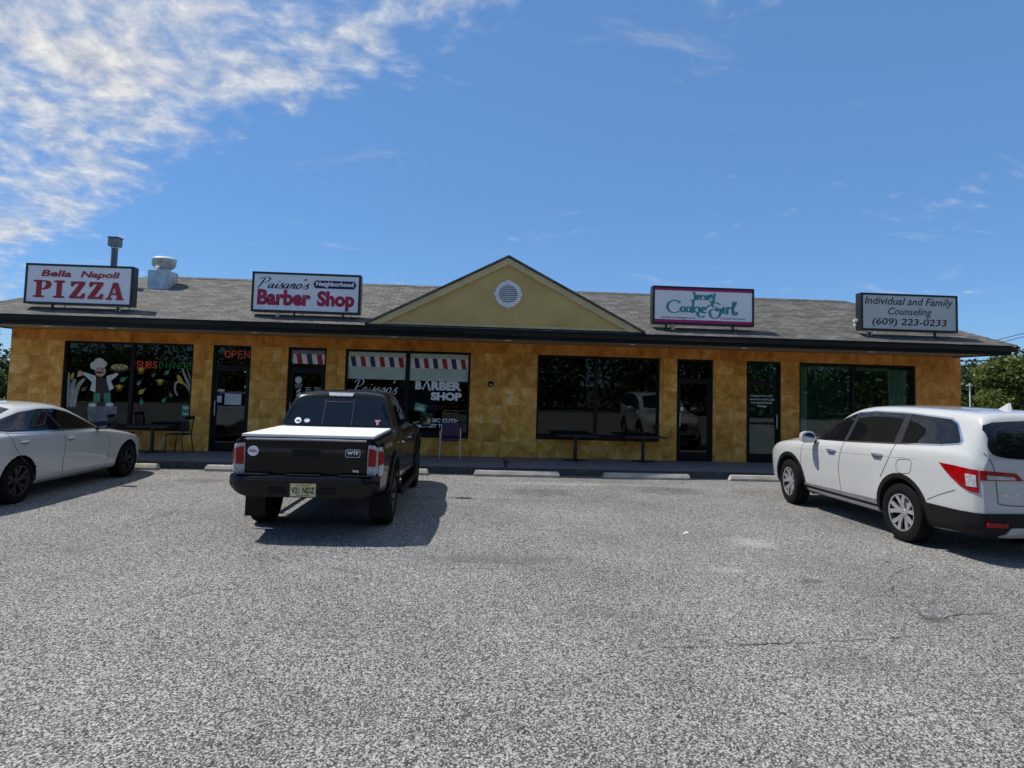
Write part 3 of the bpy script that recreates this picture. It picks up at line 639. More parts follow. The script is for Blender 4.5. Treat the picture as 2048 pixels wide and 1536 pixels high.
pyd('name_plate', [(x, LY, z) for x, z in ((x0 + c_, z0), (x1 - c_, z0), (x1 - c_ / 2, z0 + .03), (x1, z0 + .07), (x1, z1 - .07), (x1 - c_ / 2, z1 - .03), (x1 - c_, z1), (x0 + c_, z1), (x0 + c_ / 2, z1 - .03), (x0, z1 - .07), (x0, z0 + .07), (x0 + c_ / 2, z0 + .03))], [tuple(range(12))], NAVY, f2)
text('lettering', 'Neighborhood', *U(.59, .95, .675, .835), LY - .002, WHT, f2, bold=.03)
text('lettering', 'Barber', *U(.035, .545, .13, .575), LY, CRIM, f2, bold=.05)
text('lettering', 'Shop', *U(.605, .965, .02, .575), LY, CRIM, f2, bold=.05)
s3, f3, U = roof_sign(((1306, 571), (1508, 578), (1305, 648), (1508, 653)), 'box sign with magenta bands and teal curly lettering Jersey Cookie Girl', (.14, .80), SIGNF)
for v0, v1 in ((.0, .085), (.93, 1.0)):
    a, b, c, d = U(0, 1, v0, v1); pyd('colour_band', [(a, LY + .002, c), (b, LY + .002, c), (b, LY + .002, d), (a, LY + .002, d)], [(0, 1, 2, 3)], MAG, f3)
DTEAL = mat('dark_teal_vinyl', (.004, .10, .13), .4)
for g, box in ((cookie, (.13, .84, .16, .66)), (jersey, (.38, .62, .60, .90))):
    g(.036 if g is cookie else .095).build('lettering_outline', facade_T(*U(*box), LY), DTEAL, f3, LY, .0002)
    g(.019 if g is cookie else .05).build('lettering', facade_T(*U(*box), LY - .008), TEAL, f3, LY - .008, .0002)
text('lettering', 'jerseycookiegirl.com', *U(.07, .42, .105, .175), LY, BLK, f3, bold=.01)
text('lettering', '(732)918-0090', *U(.67, .93, .115, .18), LY, BLK, f3, bold=.01)
s4, f4, U = roof_sign(((1722, 588), (1914, 589), (1722, 663), (1916, 663)), 'grey box sign reading Individual and Family Counseling (609) 223-0233 at the right end', (.10, .78), SIGNF2)
text('lettering', 'Individual and Family', *U(.02, .97, .655, .945), LY, BLK, f4, bold=.006, shear=.28)
text('lettering', 'Counseling', *U(.27, .74, .365, .64), LY, BLK, f4, bold=.006, shear=.28)
text('lettering', '(609) 223-0233', *U(.10, .90, .06, .325), LY, BLK, f4, bold=.012, shear=.15)
for px, lb, dx in ((233, 'pizza sign', 0), (553, 'barber sign', 0), (1348, 'cookie sign', 0), (1742, 'counseling sign', 0)):
    g = onY(px, 620 + (px - 233) * .0335, SY + .02); flood('white flood light on the shingles under the ' + lb, g.x, SY + .1, roofz(SY + .1) + .01, .4)
g = onY(1712, 642, SY + .25); flood('white flood light clamped at the left side of the counseling sign', g.x - .04, SY + .2, g.z - .1, 1.2)

# ================================================================== WINDOW GRAPHICS AND NEON
def fp(px, py): q = onY(px, py, GY - .004); return (q.x, q.z)
def paint(name, pts, m, par, dy=0.0): return pyd(name, [(x, GY - .004 - dy, z) for x, z in pts], [tuple(range(len(pts)))], m, par)
def fbox(px0, py0, px1, py1):
    a = fp(px0, py0); b = fp(px1, py1); return (a[0], b[0], b[1], a[1])
NRED = mat('red_neon', (.5, .03, .03), .4, emit=(1, .09, .08), estr=2.6); NGRN = mat('green_neon', (.05, .3, .1), .4, emit=(.16, .8, .35), estr=.55)
def neon(name, s, px0, py0, px1, py1, m, par, y):
    # single-line tube letters
    G = {'O': [[(.5, 1), (.1, .8), (.0, .5), (.1, .2), (.5, 0), (.9, .2), (1, .5), (.9, .8), (.5, 1)]], 'P': [[(.1, 0), (.1, 1), (.7, 1), (.95, .75), (.7, .48), (.1, .48)]],
         'E': [[(.95, 1), (.1, 1), (.1, 0), (.95, 0)], [(.1, .5), (.8, .5)]], 'N': [[(.05, 0), (.05, 1), (.95, 0), (.95, 1)]], 'S': [[(.95, .85), (.6, 1), (.15, .9), (.1, .65), (.5, .5), (.9, .35), (.88, .1), (.5, 0), (.05, .12)]],
         'U': [[(.05, 1), (.05, .25), (.3, 0), (.7, 0), (.95, .25), (.95, 1)]], 'B': [[(.1, 0), (.1, 1), (.7, .98), (.85, .75), (.65, .53), (.1, .5)], [(.65, .53), (.95, .27), (.7, .02), (.1, 0)]],
         'D': [[(.1, 0), (.1, 1), (.6, .97), (.95, .5), (.6, .03), (.1, 0)]], 'I': [[(.5, 0), (.5, 1)]], 'R': [[(.1, 0), (.1, 1), (.7, 1), (.95, .75), (.7, .48), (.1, .48)], [(.5, .48), (.95, 0)]]}
    x0, x1, z0, z1 = fbox(px0, py0, px1, py1); n = len(s); cw = (x1 - x0) / n; mb = MB()
    for i, ch in enumerate(s):
        for st in G[ch]: mb.tube([(x0 + cw * (i + .08 + .8 * u), y, z0 + (z1 - z0) * v) for u, v in st], .011, 6)
    return mb.build(name, m, par)
nb = empty('neon_sign', (fp(290, 745)[0], GY + .05, fp(290, 745)[1]), label='red neon tube letters SUBS inside the pizza shop window', cat='neon sign')
WORLDP.add(nb.name); neon('tube', 'SUBS', 271, 722, 313, 736, NRED, nb, GY + .05)
nb = empty('neon_sign', (fp(350, 745)[0], GY + .05, fp(350, 745)[1]), label='green neon tube letters DINNERS inside the pizza shop window', cat='neon sign')
WORLDP.add(nb.name); neon('tube', 'DINNERS', 316, 724, 386, 738, NGRN, nb, GY + .05)
nb = empty('neon_sign', (fp(472, 710)[0], GY + .05, fp(472, 710)[1]), label='red neon OPEN sign in the transom above the pizza shop door', cat='neon sign')
WORLDP.add(nb.name); neon('tube', 'OPEN', 448, 701, 499, 716, NRED, nb, GY + .05)
a = fbox(447, 698, 500, 719); MB().box(a[0], a[1], GY + .065, GY + .08, a[2], a[3]).build('backing', BLK, nb)
# painted autumn scene on the first window
PY_, PG, PB_, PW, PSK = mat('yellow_paint', (.62, .40, .05), .6), mat('green_paint', (.05, .28, .15), .6), mat('brown_paint', (.16, .10, .085), .6), mat('white_paint', (.66, .69, .68), .6, var=.1), mat('skin_paint', (.60, .36, .24), .6)
PST = mat('straw_paint', (.36, .36, .30), .6, var=.2); PGR = mat('grey_paint', (.22, .23, .22), .7, var=.25); PAP = mat('dark_red_paint', (.035, .014, .016), .6); PCREAM = mat('cream_paint', (.60, .52, .22), .6)
def leaf(px, py, L_, rot, m):
    c = fp(px, py); P = []
    for t in np.linspace(0, 1, 9): P.append((t - .5, .30 * math.sin(math.pi * t ** .8)))
    P += [(x, -z) for x, z in P[-2:0:-1]]
    cr, sr = math.cos(rot), math.sin(rot); L_ = L_ / 80
    o = paint('painted_leaf', [(c[0] + L_ * (x * cr - z * sr), c[1] + L_ * (x * sr + z * cr)) for x, z in P], m, w1)
    V, F_ = ribbon2d([(c[0] + L_ * (x * cr), c[1] + L_ * (x * sr)) for x in (.45, .75)], .012)
    pyd('stem', [(v[0], GY - .005, v[1]) for v in V], F_, m, o)
def maple(px, py, r, m):
    c = fp(px, py); r /= 80; P = []
    for i in range(7):
        t = math.pi * (1.02 + i / 6 * .96) if i else math.pi * 1.02
        for dt, rr in ((-.17, .38), (0, 1.0 if i % 2 == 0 or i == 3 else .8), (.17, .38)): P.append((c[0] + r * rr * math.cos(t + dt), c[1] + r * rr * math.sin(t + dt) * 1.2 + r * .5))
    P.append((c[0], c[1] + r * .75)); paint('painted_leaf', P, m, w1)
for q in ((282, 743, 11, PY_), (320, 766, 11, PY_), (238, 777, 11, PY_)): maple(*q)
for q in ((334, 745, 13, .9, PG), (278, 766, 12, 1.0, PG), (283, 783, 15, .7, PY_), (283, 804, 13, 1.7, PG), (328, 800, 12, .9, PG), (246, 759, 14, .6, PG), (307, 750, 11, 1.1, PB_), (341, 790, 11, 2.0, PB_), (168, 778, 12, .7, PB_)): leaf(*q)
def stalk(pts, w, m=PST, nm='painted_corn_stalk'):
    V, F_ = ribbon2d(catmull([fp(*q) for q in pts], 5), w, True); pyd(nm, [(v[0], GY - .005, v[1]) for v in V], F_, m, w1)
stalk(((142, 814), (143, 790), (146, 770), (150, 758)), .11); stalk(((135, 814), (137, 780), (138, 745)), .07); stalk(((148, 814), (152, 788), (158, 770), (169, 757)), .10)
stalk(((383, 790), (378, 770), (370, 752), (365, 737)), .06); stalk(((383, 795), (376, 776), (363, 764), (352, 766), (350, 780), (355, 791)), .055); stalk(((384, 780), (381, 760), (374, 738)), .03)
paint('painted_corn_cob', [(x, z) for x, z in ell(*fp(360, 759), .05, .13, 16, .55)], PY_, w1, .003); paint('painted_corn_cob', ell(*fp(145, 752), .035, .09, 14, -.15), PY_, w1, .003)
# a plain painted cook holding up a pizza
ck = paint('painted_cook', [fp(*q) for q in ((191, 756), (216, 756), (219, 780), (222, 806), (206, 806), (203, 792), (199, 806), (184, 806), (188, 782))], PAP, w1)
for nm, pts, m_, dy in (('coat', [(168, 744), (192, 752), (191, 785), (180, 780), (184, 764), (167, 749)], PW, .002), ('coat', [(213, 752), (233, 746), (238, 748), (222, 762), (228, 776), (219, 782), (214, 764)], PW, .002),
                        ('hand', [(154, 754), (156, 744), (160, 740), (168, 745), (166, 751), (158, 753)], PSK, .003), ('trouser', [(187, 788), (200, 786), (201, 803), (188, 806)], PG, .003), ('trouser', [(208, 786), (221, 785), (222, 803), (209, 805)], PG, .003),
                        ('block', [(175, 813), (234, 812), (232, 842), (176, 843)], PGR, .001)):
    paint(nm, [fp(*q) for q in pts], m_, ck, dy)
for nm, px, py, rx, rz, m_, dy in (('face', 201, 742, .13, .14, PSK, .003), ('hat', 189, 731, .10, .10, PW, .004), ('hat', 199, 725, .13, .11, PW, .0045), ('hat', 207, 728, .09, .08, PW, .005), ('moustache', 199, 745, .10, .022, BLK, .006), ('bow_tie', 203, 757, .055, .03, BLK, .006),
                                   ('shoe', 185, 810, .10, .05, PW, .004), ('shoe', 219, 809, .10, .05, PW, .004), ('pan', 239, 737, .235, .085, BLK, .002), ('pizza', 239, 734, .20, .068, PCREAM, .004), ('eye', 195, 737, .014, .018, BLK, .006), ('eye', 206, 738, .014, .018, BLK, .0065)):
    paint(nm, ell(*fp(px, py), rx, rz, 18), m_, ck, dy)
for dx, dz in ((-9, -1), (-2, -3), (6, -2), (-5, 3), (3, 2), (11, 2)): paint('topping', ell(*fp(239 + dx, 734 + dz), .035, .018, 10), PAP, ck, .006)
# notices
def card(nm, b, m_, par, y=None, dy=0): x0, x1, z0, z1 = fbox(*b); return MB().box(x0, x1, GY - .008 - dy, GY - .003 - dy, z0, z1).build(nm, m_, par)
PAPER = mat('paper_notice', (.55, .58, .58), .7, var=.05); GCARD = mat('green_card', (.03, .26, .12), .5)
card('notice', (364, 810, 379, 832), GCARD, w1); text('lettering', 'WIC', *fbox(366, 813, 378, 819), GY - .010, WHT, w1, bold=.03); text('lettering', 'SNAP', *fbox(366, 826, 377, 830), GY - .010, WHT, w1, bold=.03)
card('notice', (450, 787, 482, 810), PAPER, d1); card('notice', (434, 791, 443, 805), PAPER, d1)
text('lettering', 'OPEN', *fbox(436, 778, 449, 784), GY - .010, WHT, d1, bold=.02)
card('notice', (489, 741, 499, 745), WHT, d1); paint('round_sticker', ell(*fp(493, 774), .05, .05, 16), WHT, d1, .002)
# barber stripes
BLINE = mat('seafoam_film', (.52, .64, .55), .8, var=.06, scale=3); RST, BST = mat('stripe_red', (.40, .03, .03), .5), mat('stripe_blue', (.03, .035, .12), .5)
def stripes(px0, px1, py0, py1, slope_px, seq, par, dy=.002):
    n = len(seq); w = (px1 - px0) / (n - .6)
    for i, s_ in enumerate(seq):
        a, b = px0 + w * (i - .45), px0 + w * (i + .55); yo = lambda px: (px - px0) * .0303
        q = [(max(a, px0), py0 + yo(a)), (min(b, px1), py0 + yo(b)), (min(b + slope_px, px1 - 1.5), py1 + yo(b)), (max(a + slope_px, px0 - 1.5), py1 + yo(a))]
        if q[1][0] - q[0][0] < 1: continue
        paint('stripe', [fp(*z) for z in q], {'w': WHT, 'r': RST, 'b': BST}[s_], par, dy)
stripes(696, 814, 712, 732, 3, 'wbwrwbwrwbwrw'[:13], w2); stripes(823, 938, 716, 736, 3, 'wbwrwbwrwbwrw', w2)
stripes(587, 652, 707.5, 727, 3, 'wrwbwrw', d2)
for p0, p1 in ((696, 814), (821, 938)):
    a = fp(p0, 701 + (p0 - 696) * .03); b = fp(p1, 757 + (p1 - 696) * .012)
    MB().box(a[0], b[0], GY - .003, GY - .0005, fp(p0, 757 + (p0 - 696) * .03)[1], 2.66).build('window_film', BLINE, w2)
a = fp(584, 698); MB().box(a[0], fp(652, 698)[0], GY - .003, GY - .0005, 2.36, 2.66).build('window_film', mat('grey_blind', (.24, .27, .33), .8), d2)
paisanos(.022, True).build('lettering', facade_T(*fbox(706, 757, 801, 789), GY - .006), WHT, w2, GY - .006)
gg = Glyphs().stroke([(0, .75), (1, .05)], .09, 3).stroke([(.45, .0), (.95, 1)], .07, 3); gg.build('scissors', facade_T(*fbox(752, 776, 778, 787), GY - .006), WHT, w2, GY - .006)
text('lettering', 'B', *fbox(831, 762, 843, 779), GY - .006, WHT, w2, bold=.06); text('lettering', 'RBER', *fbox(863, 762.5, 923, 782), GY - .006, WHT, w2, bold=.06)
gg = Glyphs().poly([(0, 0), (.18, 0), (.62, 1), (.5, 1)]).poly([(.5, 1), (.66, .95), (.95, .35), (1.0, -.1), (.82, -.08)]); gg.build('razor_letter', facade_T(*fbox(844, 761, 861, 780), GY - .006), WHT, w2, GY - .006)
text('lettering', 'SHOP', *fbox(862, 784, 923, 802), GY - .006, WHT, w2, bold=.06)
text('lettering', 'CLASSIC CUTS\u2022', *fbox(838, 836, 916, 845.5), GY - .006, WHT, w2, bold=.035); text('lettering', 'NEWEST TRENDS\u2022', *fbox(832, 847, 919, 856.5), GY - .006, WHT, w2, bold=.035)
a = fbox(855, 809, 921, 817); MB().box(a[0], a[1], GY + .02, GY + .03, a[2] + .03, a[3] - .03).build('light_strip', mat('red_light_strip', (.3, .01, .01), .4, emit=(1, .05, .03), estr=.22), w2)
a = fbox(829, 806, 852, 824); oc = MB().box(-.15, .15, -.004, .004, -.10, .10).build('open_card', GCARD, w2); oc.location = ((a[0] + a[1]) / 2, GY - .012, (a[2] + a[3]) / 2); oc.rotation_euler = (0, .2, 0)
v_, f_ = text2d('OPEN', .03, 0); flat('lettering', v_, f_, lambda u, v: (-.11 + .22 * u, -.006, -.07 + .08 * v), WHT, oc); v_, f_ = text2d("Yes we're", .02, 0); flat('lettering', v_, f_, lambda u, v: (-.09 + .18 * u, -.006, .03 + .05 * v), WHT, oc)
# barber pole and hours on the second door
bp_ = paint('barber_pole_decal', [fp(*q) for q in ((593, 776), (602, 776), (602, 800), (592, 800))], NAVY, d2)
paint('globe', ell(*fp(597, 760), .085, .085, 18), PW, bp_, .001); paint('pole_top', [fp(*q) for q in ((588, 768), (606, 768), (602, 776), (592, 776))], PGR, bp_, .001)
for k in range(3): paint('pole_stripe', [fp(*q) for q in ((593, 783 + k * 7), (602, 777 + k * 7), (602, 780 + k * 7), (593, 786 + k * 7))], (WHT, WHT, REDL)[k], bp_, .002)
for k in range(4):
    text('lettering', ('MONDAY', 'TUESDAY', 'FRIDAY', 'SUNDAY')[k], *fbox(611, 774 + k * 3.6, 622, 776.4 + k * 3.6), GY - .006, WHT, d2, bold=.02); text('lettering', ('9:00-6', '9:00-6:00', '9 TO 6', 'CLOSED')[k], *fbox(629, 774.4 + k * 3.6, 641 + (k == 1) * 3, 776.8 + k * 3.6), GY - .006, WHT, d2, bold=.02)
# counselling door and window
for k, (s_, a_, b_) in enumerate((('Pat Sparling LCSW, LCADC', 1501, 1546), ('Maureen Green, LCSW, LCADC', 1497, 1550), ('Individual & Family', 1502, 1544), ('Therapy', 1514, 1533))):
    text('lettering', s_, *fbox(a_, 789.5 + k * 6.8, b_, 795 + k * 6.8), GY - .006, WHT, d4, bold=.015)
text('lettering', 'OPEN', *fbox(1357, 812, 1361, 822), GY - .006, WHT, d3, bold=.01); card('notice', (1361, 814, 1366, 821), WHT, d3)
CURT = mat('pale_curtain', (.80, .84, .76), .9, var=.1, scale=4)
def curtain(px0, px1, side):
    x0 = fp(px0, 740)[0]; x1 = fp(px1, 740)[0]; V = []; n = 48
    for i in range(n + 1):
        u = i / n
        for z in (2.62, .75):
            pull = 0 if z > 2 else (.06 * (1 - u) if side > 0 else 0)
            V.append((x0 + (x1 - x0) * u + pull, GY + .10 + .035 * math.sin(u * 22) + .012 * math.sin(u * 51), z))
    pyd('curtain', V, [(2 * i, 2 * i + 1, 2 * i + 3, 2 * i + 2) for i in range(n)], CURT, w4, True)
curtain(1780, 1818, 1); curtain(1601, 1618, -1)
a = fp(1620, 735); MB().box(a[0], fp(1704, 735)[0], GY + .08, GY + .12, 2.56, 2.64).build('blind_headrail', WHITEP, w4); MB().box(fp(1716, 735)[0], fp(1778, 735)[0], GY + .08, GY + .12, 2.56, 2.64).build('blind_headrail', WHITEP, w4)
for px in (1635, 1756): MB().tube([(fp(px, 740)[0], GY + .09, 2.56), (fp(px, 740)[0], GY + .09, 2.16)], .008, 6).build('blind_wand', WHITEP, w4)

# ================================================================== WHEEL STOPS, FURNITURE
def wheel_stop(x0, x1, y, lab, rz=0.0):
    q = MB(); c = (x0 + x1) / 2; h = (x1 - x0) / 2; V = []
    for (yy, z, ins) in ((-.085, 0, 0), (-.085, .05, .0), (-.055, .118, .035), (.055, .118, .035), (.085, .05, 0), (.085, 0, 0)): V += [(-h + ins, yy, z), (h - ins, yy, z)]
    n = 6; Fq = [(2 * i, 2 * i + 1, 2 * i + 3, 2 * i + 2) for i in range(n - 1)] + [tuple(2 * i for i in range(n)), tuple(2 * i + 1 for i in range(n))[::-1], (0, 10, 11, 1)]
    o = q.add(V, Fq).build('wheel_stop', CONC, bevel=.012); o.location = (c, y, .001); o.rotation_euler = (0, 0, rz)
    tag(o, lab, 'wheel stop', 'concrete wheel stops along the kerb')
    for sx_ in (-.55, .55): MB().lathe([(.001, .1185), (.02, .1185), (.02, .115)], (h * sx_, 0, .0015), 'z', 10).build('anchor_pin', mat('rusty_pin', (.10, .05, .03), .8), o)
SYY = 14.24
for x0, x1, lb in ((-8.19, -6.36, 'pale concrete wheel stop in front of the white sedan'), (-5.42, -3.59, 'pale concrete wheel stop between the sedan and the pickup, running behind its tail light'), (-2.65, -.82, 'concrete wheel stop mostly hidden in front of the black pickup'),
                   (.13, 1.97, 'concrete wheel stop in the empty bay beside the pickup'), (2.89, 4.80, 'concrete wheel stop in the gable shadow in the second empty bay'), (5.67, 7.5, 'pale concrete wheel stop at the nose of the white SUV')):  # same concrete on every stop; the gable shades the second-bay one
    wheel_stop(x0, x1, SYY, lb, random.uniform(-.008, .008))
SEATP = mat('plum_upholstery', (.10, .035, .085), .7, var=.15, scale=20); LEG = mat('brushed_chrome_leg', (.62, .58, .52), .3, metal=.7)
def rbox(name, x0, x1, y0, y1, z0, z1, m_, par, b=.02): return MB().box(x0, x1, y0, y1, z0, z1).build(name, m_, par, bevel=b, smooth=True)
ch = empty('side_chair', (-.44, 16.22, SWZ + .002), math.pi, label='plum padded chair with metal legs on the sidewalk under the barber window', cat='chair')
rbox('seat', -.23, .23, -.22, .22, .42, .48, SEATP, ch, .025); rbox('backrest', -.22, .22, -.26, -.22, .50, .84, SEATP, ch, .018)
for sx_ in (-1, 1):
    MB().tube([(sx_ * .24, .22, 0), (sx_ * .235, .20, .43), (sx_ * .235, .10, .455)], .013).build('leg', LEG, ch, smooth=True)
    MB().tube([(sx_ * .24, -.28, 0), (sx_ * .235, -.2, .43), (sx_ * .23, -.245, .72)], .013).build('leg', LEG, ch, smooth=True)
    MB().tube([(sx_ * .235, .2, .43), (sx_ * .25, .19, .66), (sx_ * .25, .1, .67), (sx_ * .24, -.23, .66)], .012).build('armrest', LEG, ch, smooth=True)
def bistro_table(x, y, lab, w=.5):
    t = empty('pedestal_table', (x, y, SWZ + .002), label=lab, cat='table', group='black pedestal tables on the sidewalk')
    MB().box(-w, w, -.34, .34, .60, .635).build('table_top', BLACKM, t, bevel=.008)
    MB().tube([(0, 0, .02), (0, 0, .60)], .042, 12).build('post', BLACKM, t, smooth=True)
    MB().box(-.28, .28, -.035, .035, .0, .03).build('foot', BLACKM, t); MB().box(-.034, .034, -.28, -.036, .0, .028).build('foot', BLACKM, t); MB().box(-.034, .034, .036, .28, .0, .028).build('foot', BLACKM, t)
bistro_table(2.62, 16.28, 'black pedestal table under the left pane of the cookie shop window', .52); bistro_table(4.30, 16.28, 'black pedestal table under the right pane of the cookie shop window', .52)
bistro_table(-7.42, 16.2, 'black table between two slat-back chairs by the pizza window', .45)
def metal_chair(x, y, rz, lab):
    c = empty('metal_chair', (x, y, SWZ + .002), rz, label=lab, cat='chair', group='black metal chairs by the pizza window')
    rbox('seat', -.21, .21, -.2, .22, .43, .46, BLACKM, c, .01)
    for sx_ in (-1, 1):
        MB().tube([(sx_ * .2, .2, 0), (sx_ * .19, .18, .43)], .014).build('leg', BLACKM, c, smooth=True); MB().tube([(sx_ * .2, -.26, 0), (sx_ * .19, -.19, .45), (sx_ * .18, -.25, .86)], .014).build('leg', BLACKM, c, smooth=True)
    MB().box(-.19, .19, -.262, -.24, .80, .87).build('top_rail', BLACKM, c)
    for k in range(5): MB().tube([((k - 2) * .075, -.20, .46), ((k - 2) * .075, -.25, .81)], .010, 6).build('slat', BLACKM, c)
metal_chair(-6.78, 16.1, R(80), 'black slat-back metal chair beside the pizza shop doorway pillar'); metal_chair(-8.1, 16.15, R(-85), 'black slat-back metal chair behind the hood of the white sedan')
for px, py in ((1290, 957), (1005, 953), (1372, 1067), (1365, 958)):
    g = onZ(px, py); o = pyd('litter_scrap', [(g.x - .03, g.y - .02, .006), (g.x + .035, g.y - .012, .012), (g.x + .03, g.y + .025, .02), (g.x - .02, g.y + .03, .008), (g.x, g.y, .026)], [(0, 1, 4), (1, 2, 4), (2, 3, 4), (3, 0, 4)], WHT)
    tag(o, {1290: 'white scrap of litter by the gable-shaded wheel stop', 1005: 'white scrap of litter by the wheel stop next to the pickup', 1372: 'white paper scrap lying alone out on the asphalt', 1365: 'small white scrap under the right end of the gable-shaded wheel stop'}[px], 'litter', 'litter scraps on the asphalt')

# ================================================================== VEHICLES
# local frame: x forward from the rear axle, y to the left, z up
def pchip(xs, ys, x):
    xs = np.array(xs, float); ys = np.array(ys, float); h = np.diff(xs); d = np.diff(ys) / h; m_ = np.zeros(len(xs)); m_[0] = d[0]; m_[-1] = d[-1]
    for i in range(1, len(xs) - 1):
        m_[i] = 0 if d[i - 1] * d[i] <= 0 else 3 * (h[i - 1] + h[i]) / ((2 * h[i] + h[i - 1]) / d[i - 1] + (h[i] + 2 * h[i - 1]) / d[i])
    x = np.clip(x, xs[0], xs[-1]); i = np.clip(np.searchsorted(xs, x) - 1, 0, len(xs) - 2); t = (x - xs[i]) / h[i]
    return (2 * t ** 3 - 3 * t ** 2 + 1) * ys[i] + (t ** 3 - 2 * t ** 2 + t) * h[i] * m_[i] + (-2 * t ** 3 + 3 * t ** 2) * ys[i + 1] + (t ** 3 - t ** 2) * h[i] * m_[i + 1]
def curve(d): xs = sorted(d); return lambda x: float(pchip(xs, [d[k] for k in xs], x))
def eval_mesh(o):
    bpy.context.view_layer.update(); dg = bpy.context.evaluated_depsgraph_get(); return bpy.data.meshes.new_from_object(o.evaluated_get(dg))
def tmp(me): o = bpy.data.objects.new('temp', me); COL.objects.link(o); return o
def kill(o):
    me = o.data; bpy.data.objects.remove(o); bpy.data.meshes.remove(me)
def loft(xs, prof, levels=2):
    """prof(x) -> half section [(y, z)...] from bottom centre to top centre"""
    V = []; Fc = []; n = len(prof(xs[0])); ring = 2 * n - 2
    for x in xs:
        h = prof(x); V += [(x, y, z) for y, z in h] + [(x, -y, z) for y, z in h[-2:0:-1]]
    for i in range(len(xs) - 1):
        for k in range(ring): a = i * ring + k; b = i * ring + (k + 1) % ring; Fc.append((a, a + ring, b + ring, b))
    for base, flip in ((0, False), ((len(xs) - 1) * ring, True)):
        for k in range(n - 1):
            l0, l1 = base + k, base + k + 1; r0, r1 = base + (ring - k) % ring, base + (ring - k - 1) % ring
            q = [l0, l1, r1, r0]; q = [v for i, v in enumerate(q) if v not in q[:i]]
            if len(q) > 2: Fc.append(tuple(q if not flip else q[::-1]))
    me = bpy.data.meshes.new('body'); me.from_pydata(V, [], Fc); bm = bmesh.new(); bm.from_mesh(me); bmesh.ops.recalc_face_normals(bm, faces=bm.faces); bm.to_mesh(me); bm.free()
    o = tmp(me); md = o.modifiers.new('s', 'SUBSURF'); md.levels = levels; md.render_levels = levels; r = eval_mesh(o); kill(o); return r
def cut_arches(me, axles, rad, yin, m_body, m_dark, parent, name='body', zoff=0.0):
    o = tmp(me.copy()); cs = []
    for ax, cz in axles:
        for s_ in (-1, 1):
            c = MB().lathe([(.0, yin), (rad, yin), (rad, 1.4), (.0, 1.4)], (0, 0, 0), 'y', 48); c.v = [(x + ax, y * s_, z + cz) for x, y, z in c.v]
            bm = bmesh.new(); m2 = bpy.data.meshes.new('cut'); m2.from_pydata(c.v, [], c.f); bm.from_mesh(m2); bmesh.ops.remove_doubles(bm, verts=bm.verts, dist=1e-5); bmesh.ops.recalc_face_normals(bm, faces=bm.faces); bm.to_mesh(m2); bm.free()
            co = tmp(m2); cs.append(co); md = o.modifiers.new('b', 'BOOLEAN'); md.operation = 'DIFFERENCE'; md.object = co; md.solver = 'EXACT'
    r = eval_mesh(o); kill(o)
    for c in cs: kill(c)
    r.materials.clear(); r.name = name
    b = bpy.data.objects.new(name, r); COL.objects.link(b); b.parent = parent; r.materials.append(m_body); r.materials.append(m_dark)
    for p_ in r.polygons:
        p_.use_smooth = True; c = p_.center
        for ax, cz in axles:
            if math.hypot(c.x - ax, c.z - cz) < rad + .004 and abs(c.y) > yin - .01:
                d = math.hypot(c.x - ax, c.z - cz)
                if abs(p_.normal.y) > .98 and abs(abs(c.y) - yin) < .01 or d > rad - .02: p_.material_index = 1
    r.set_sharp_from_angle(angle=R(40)); return b
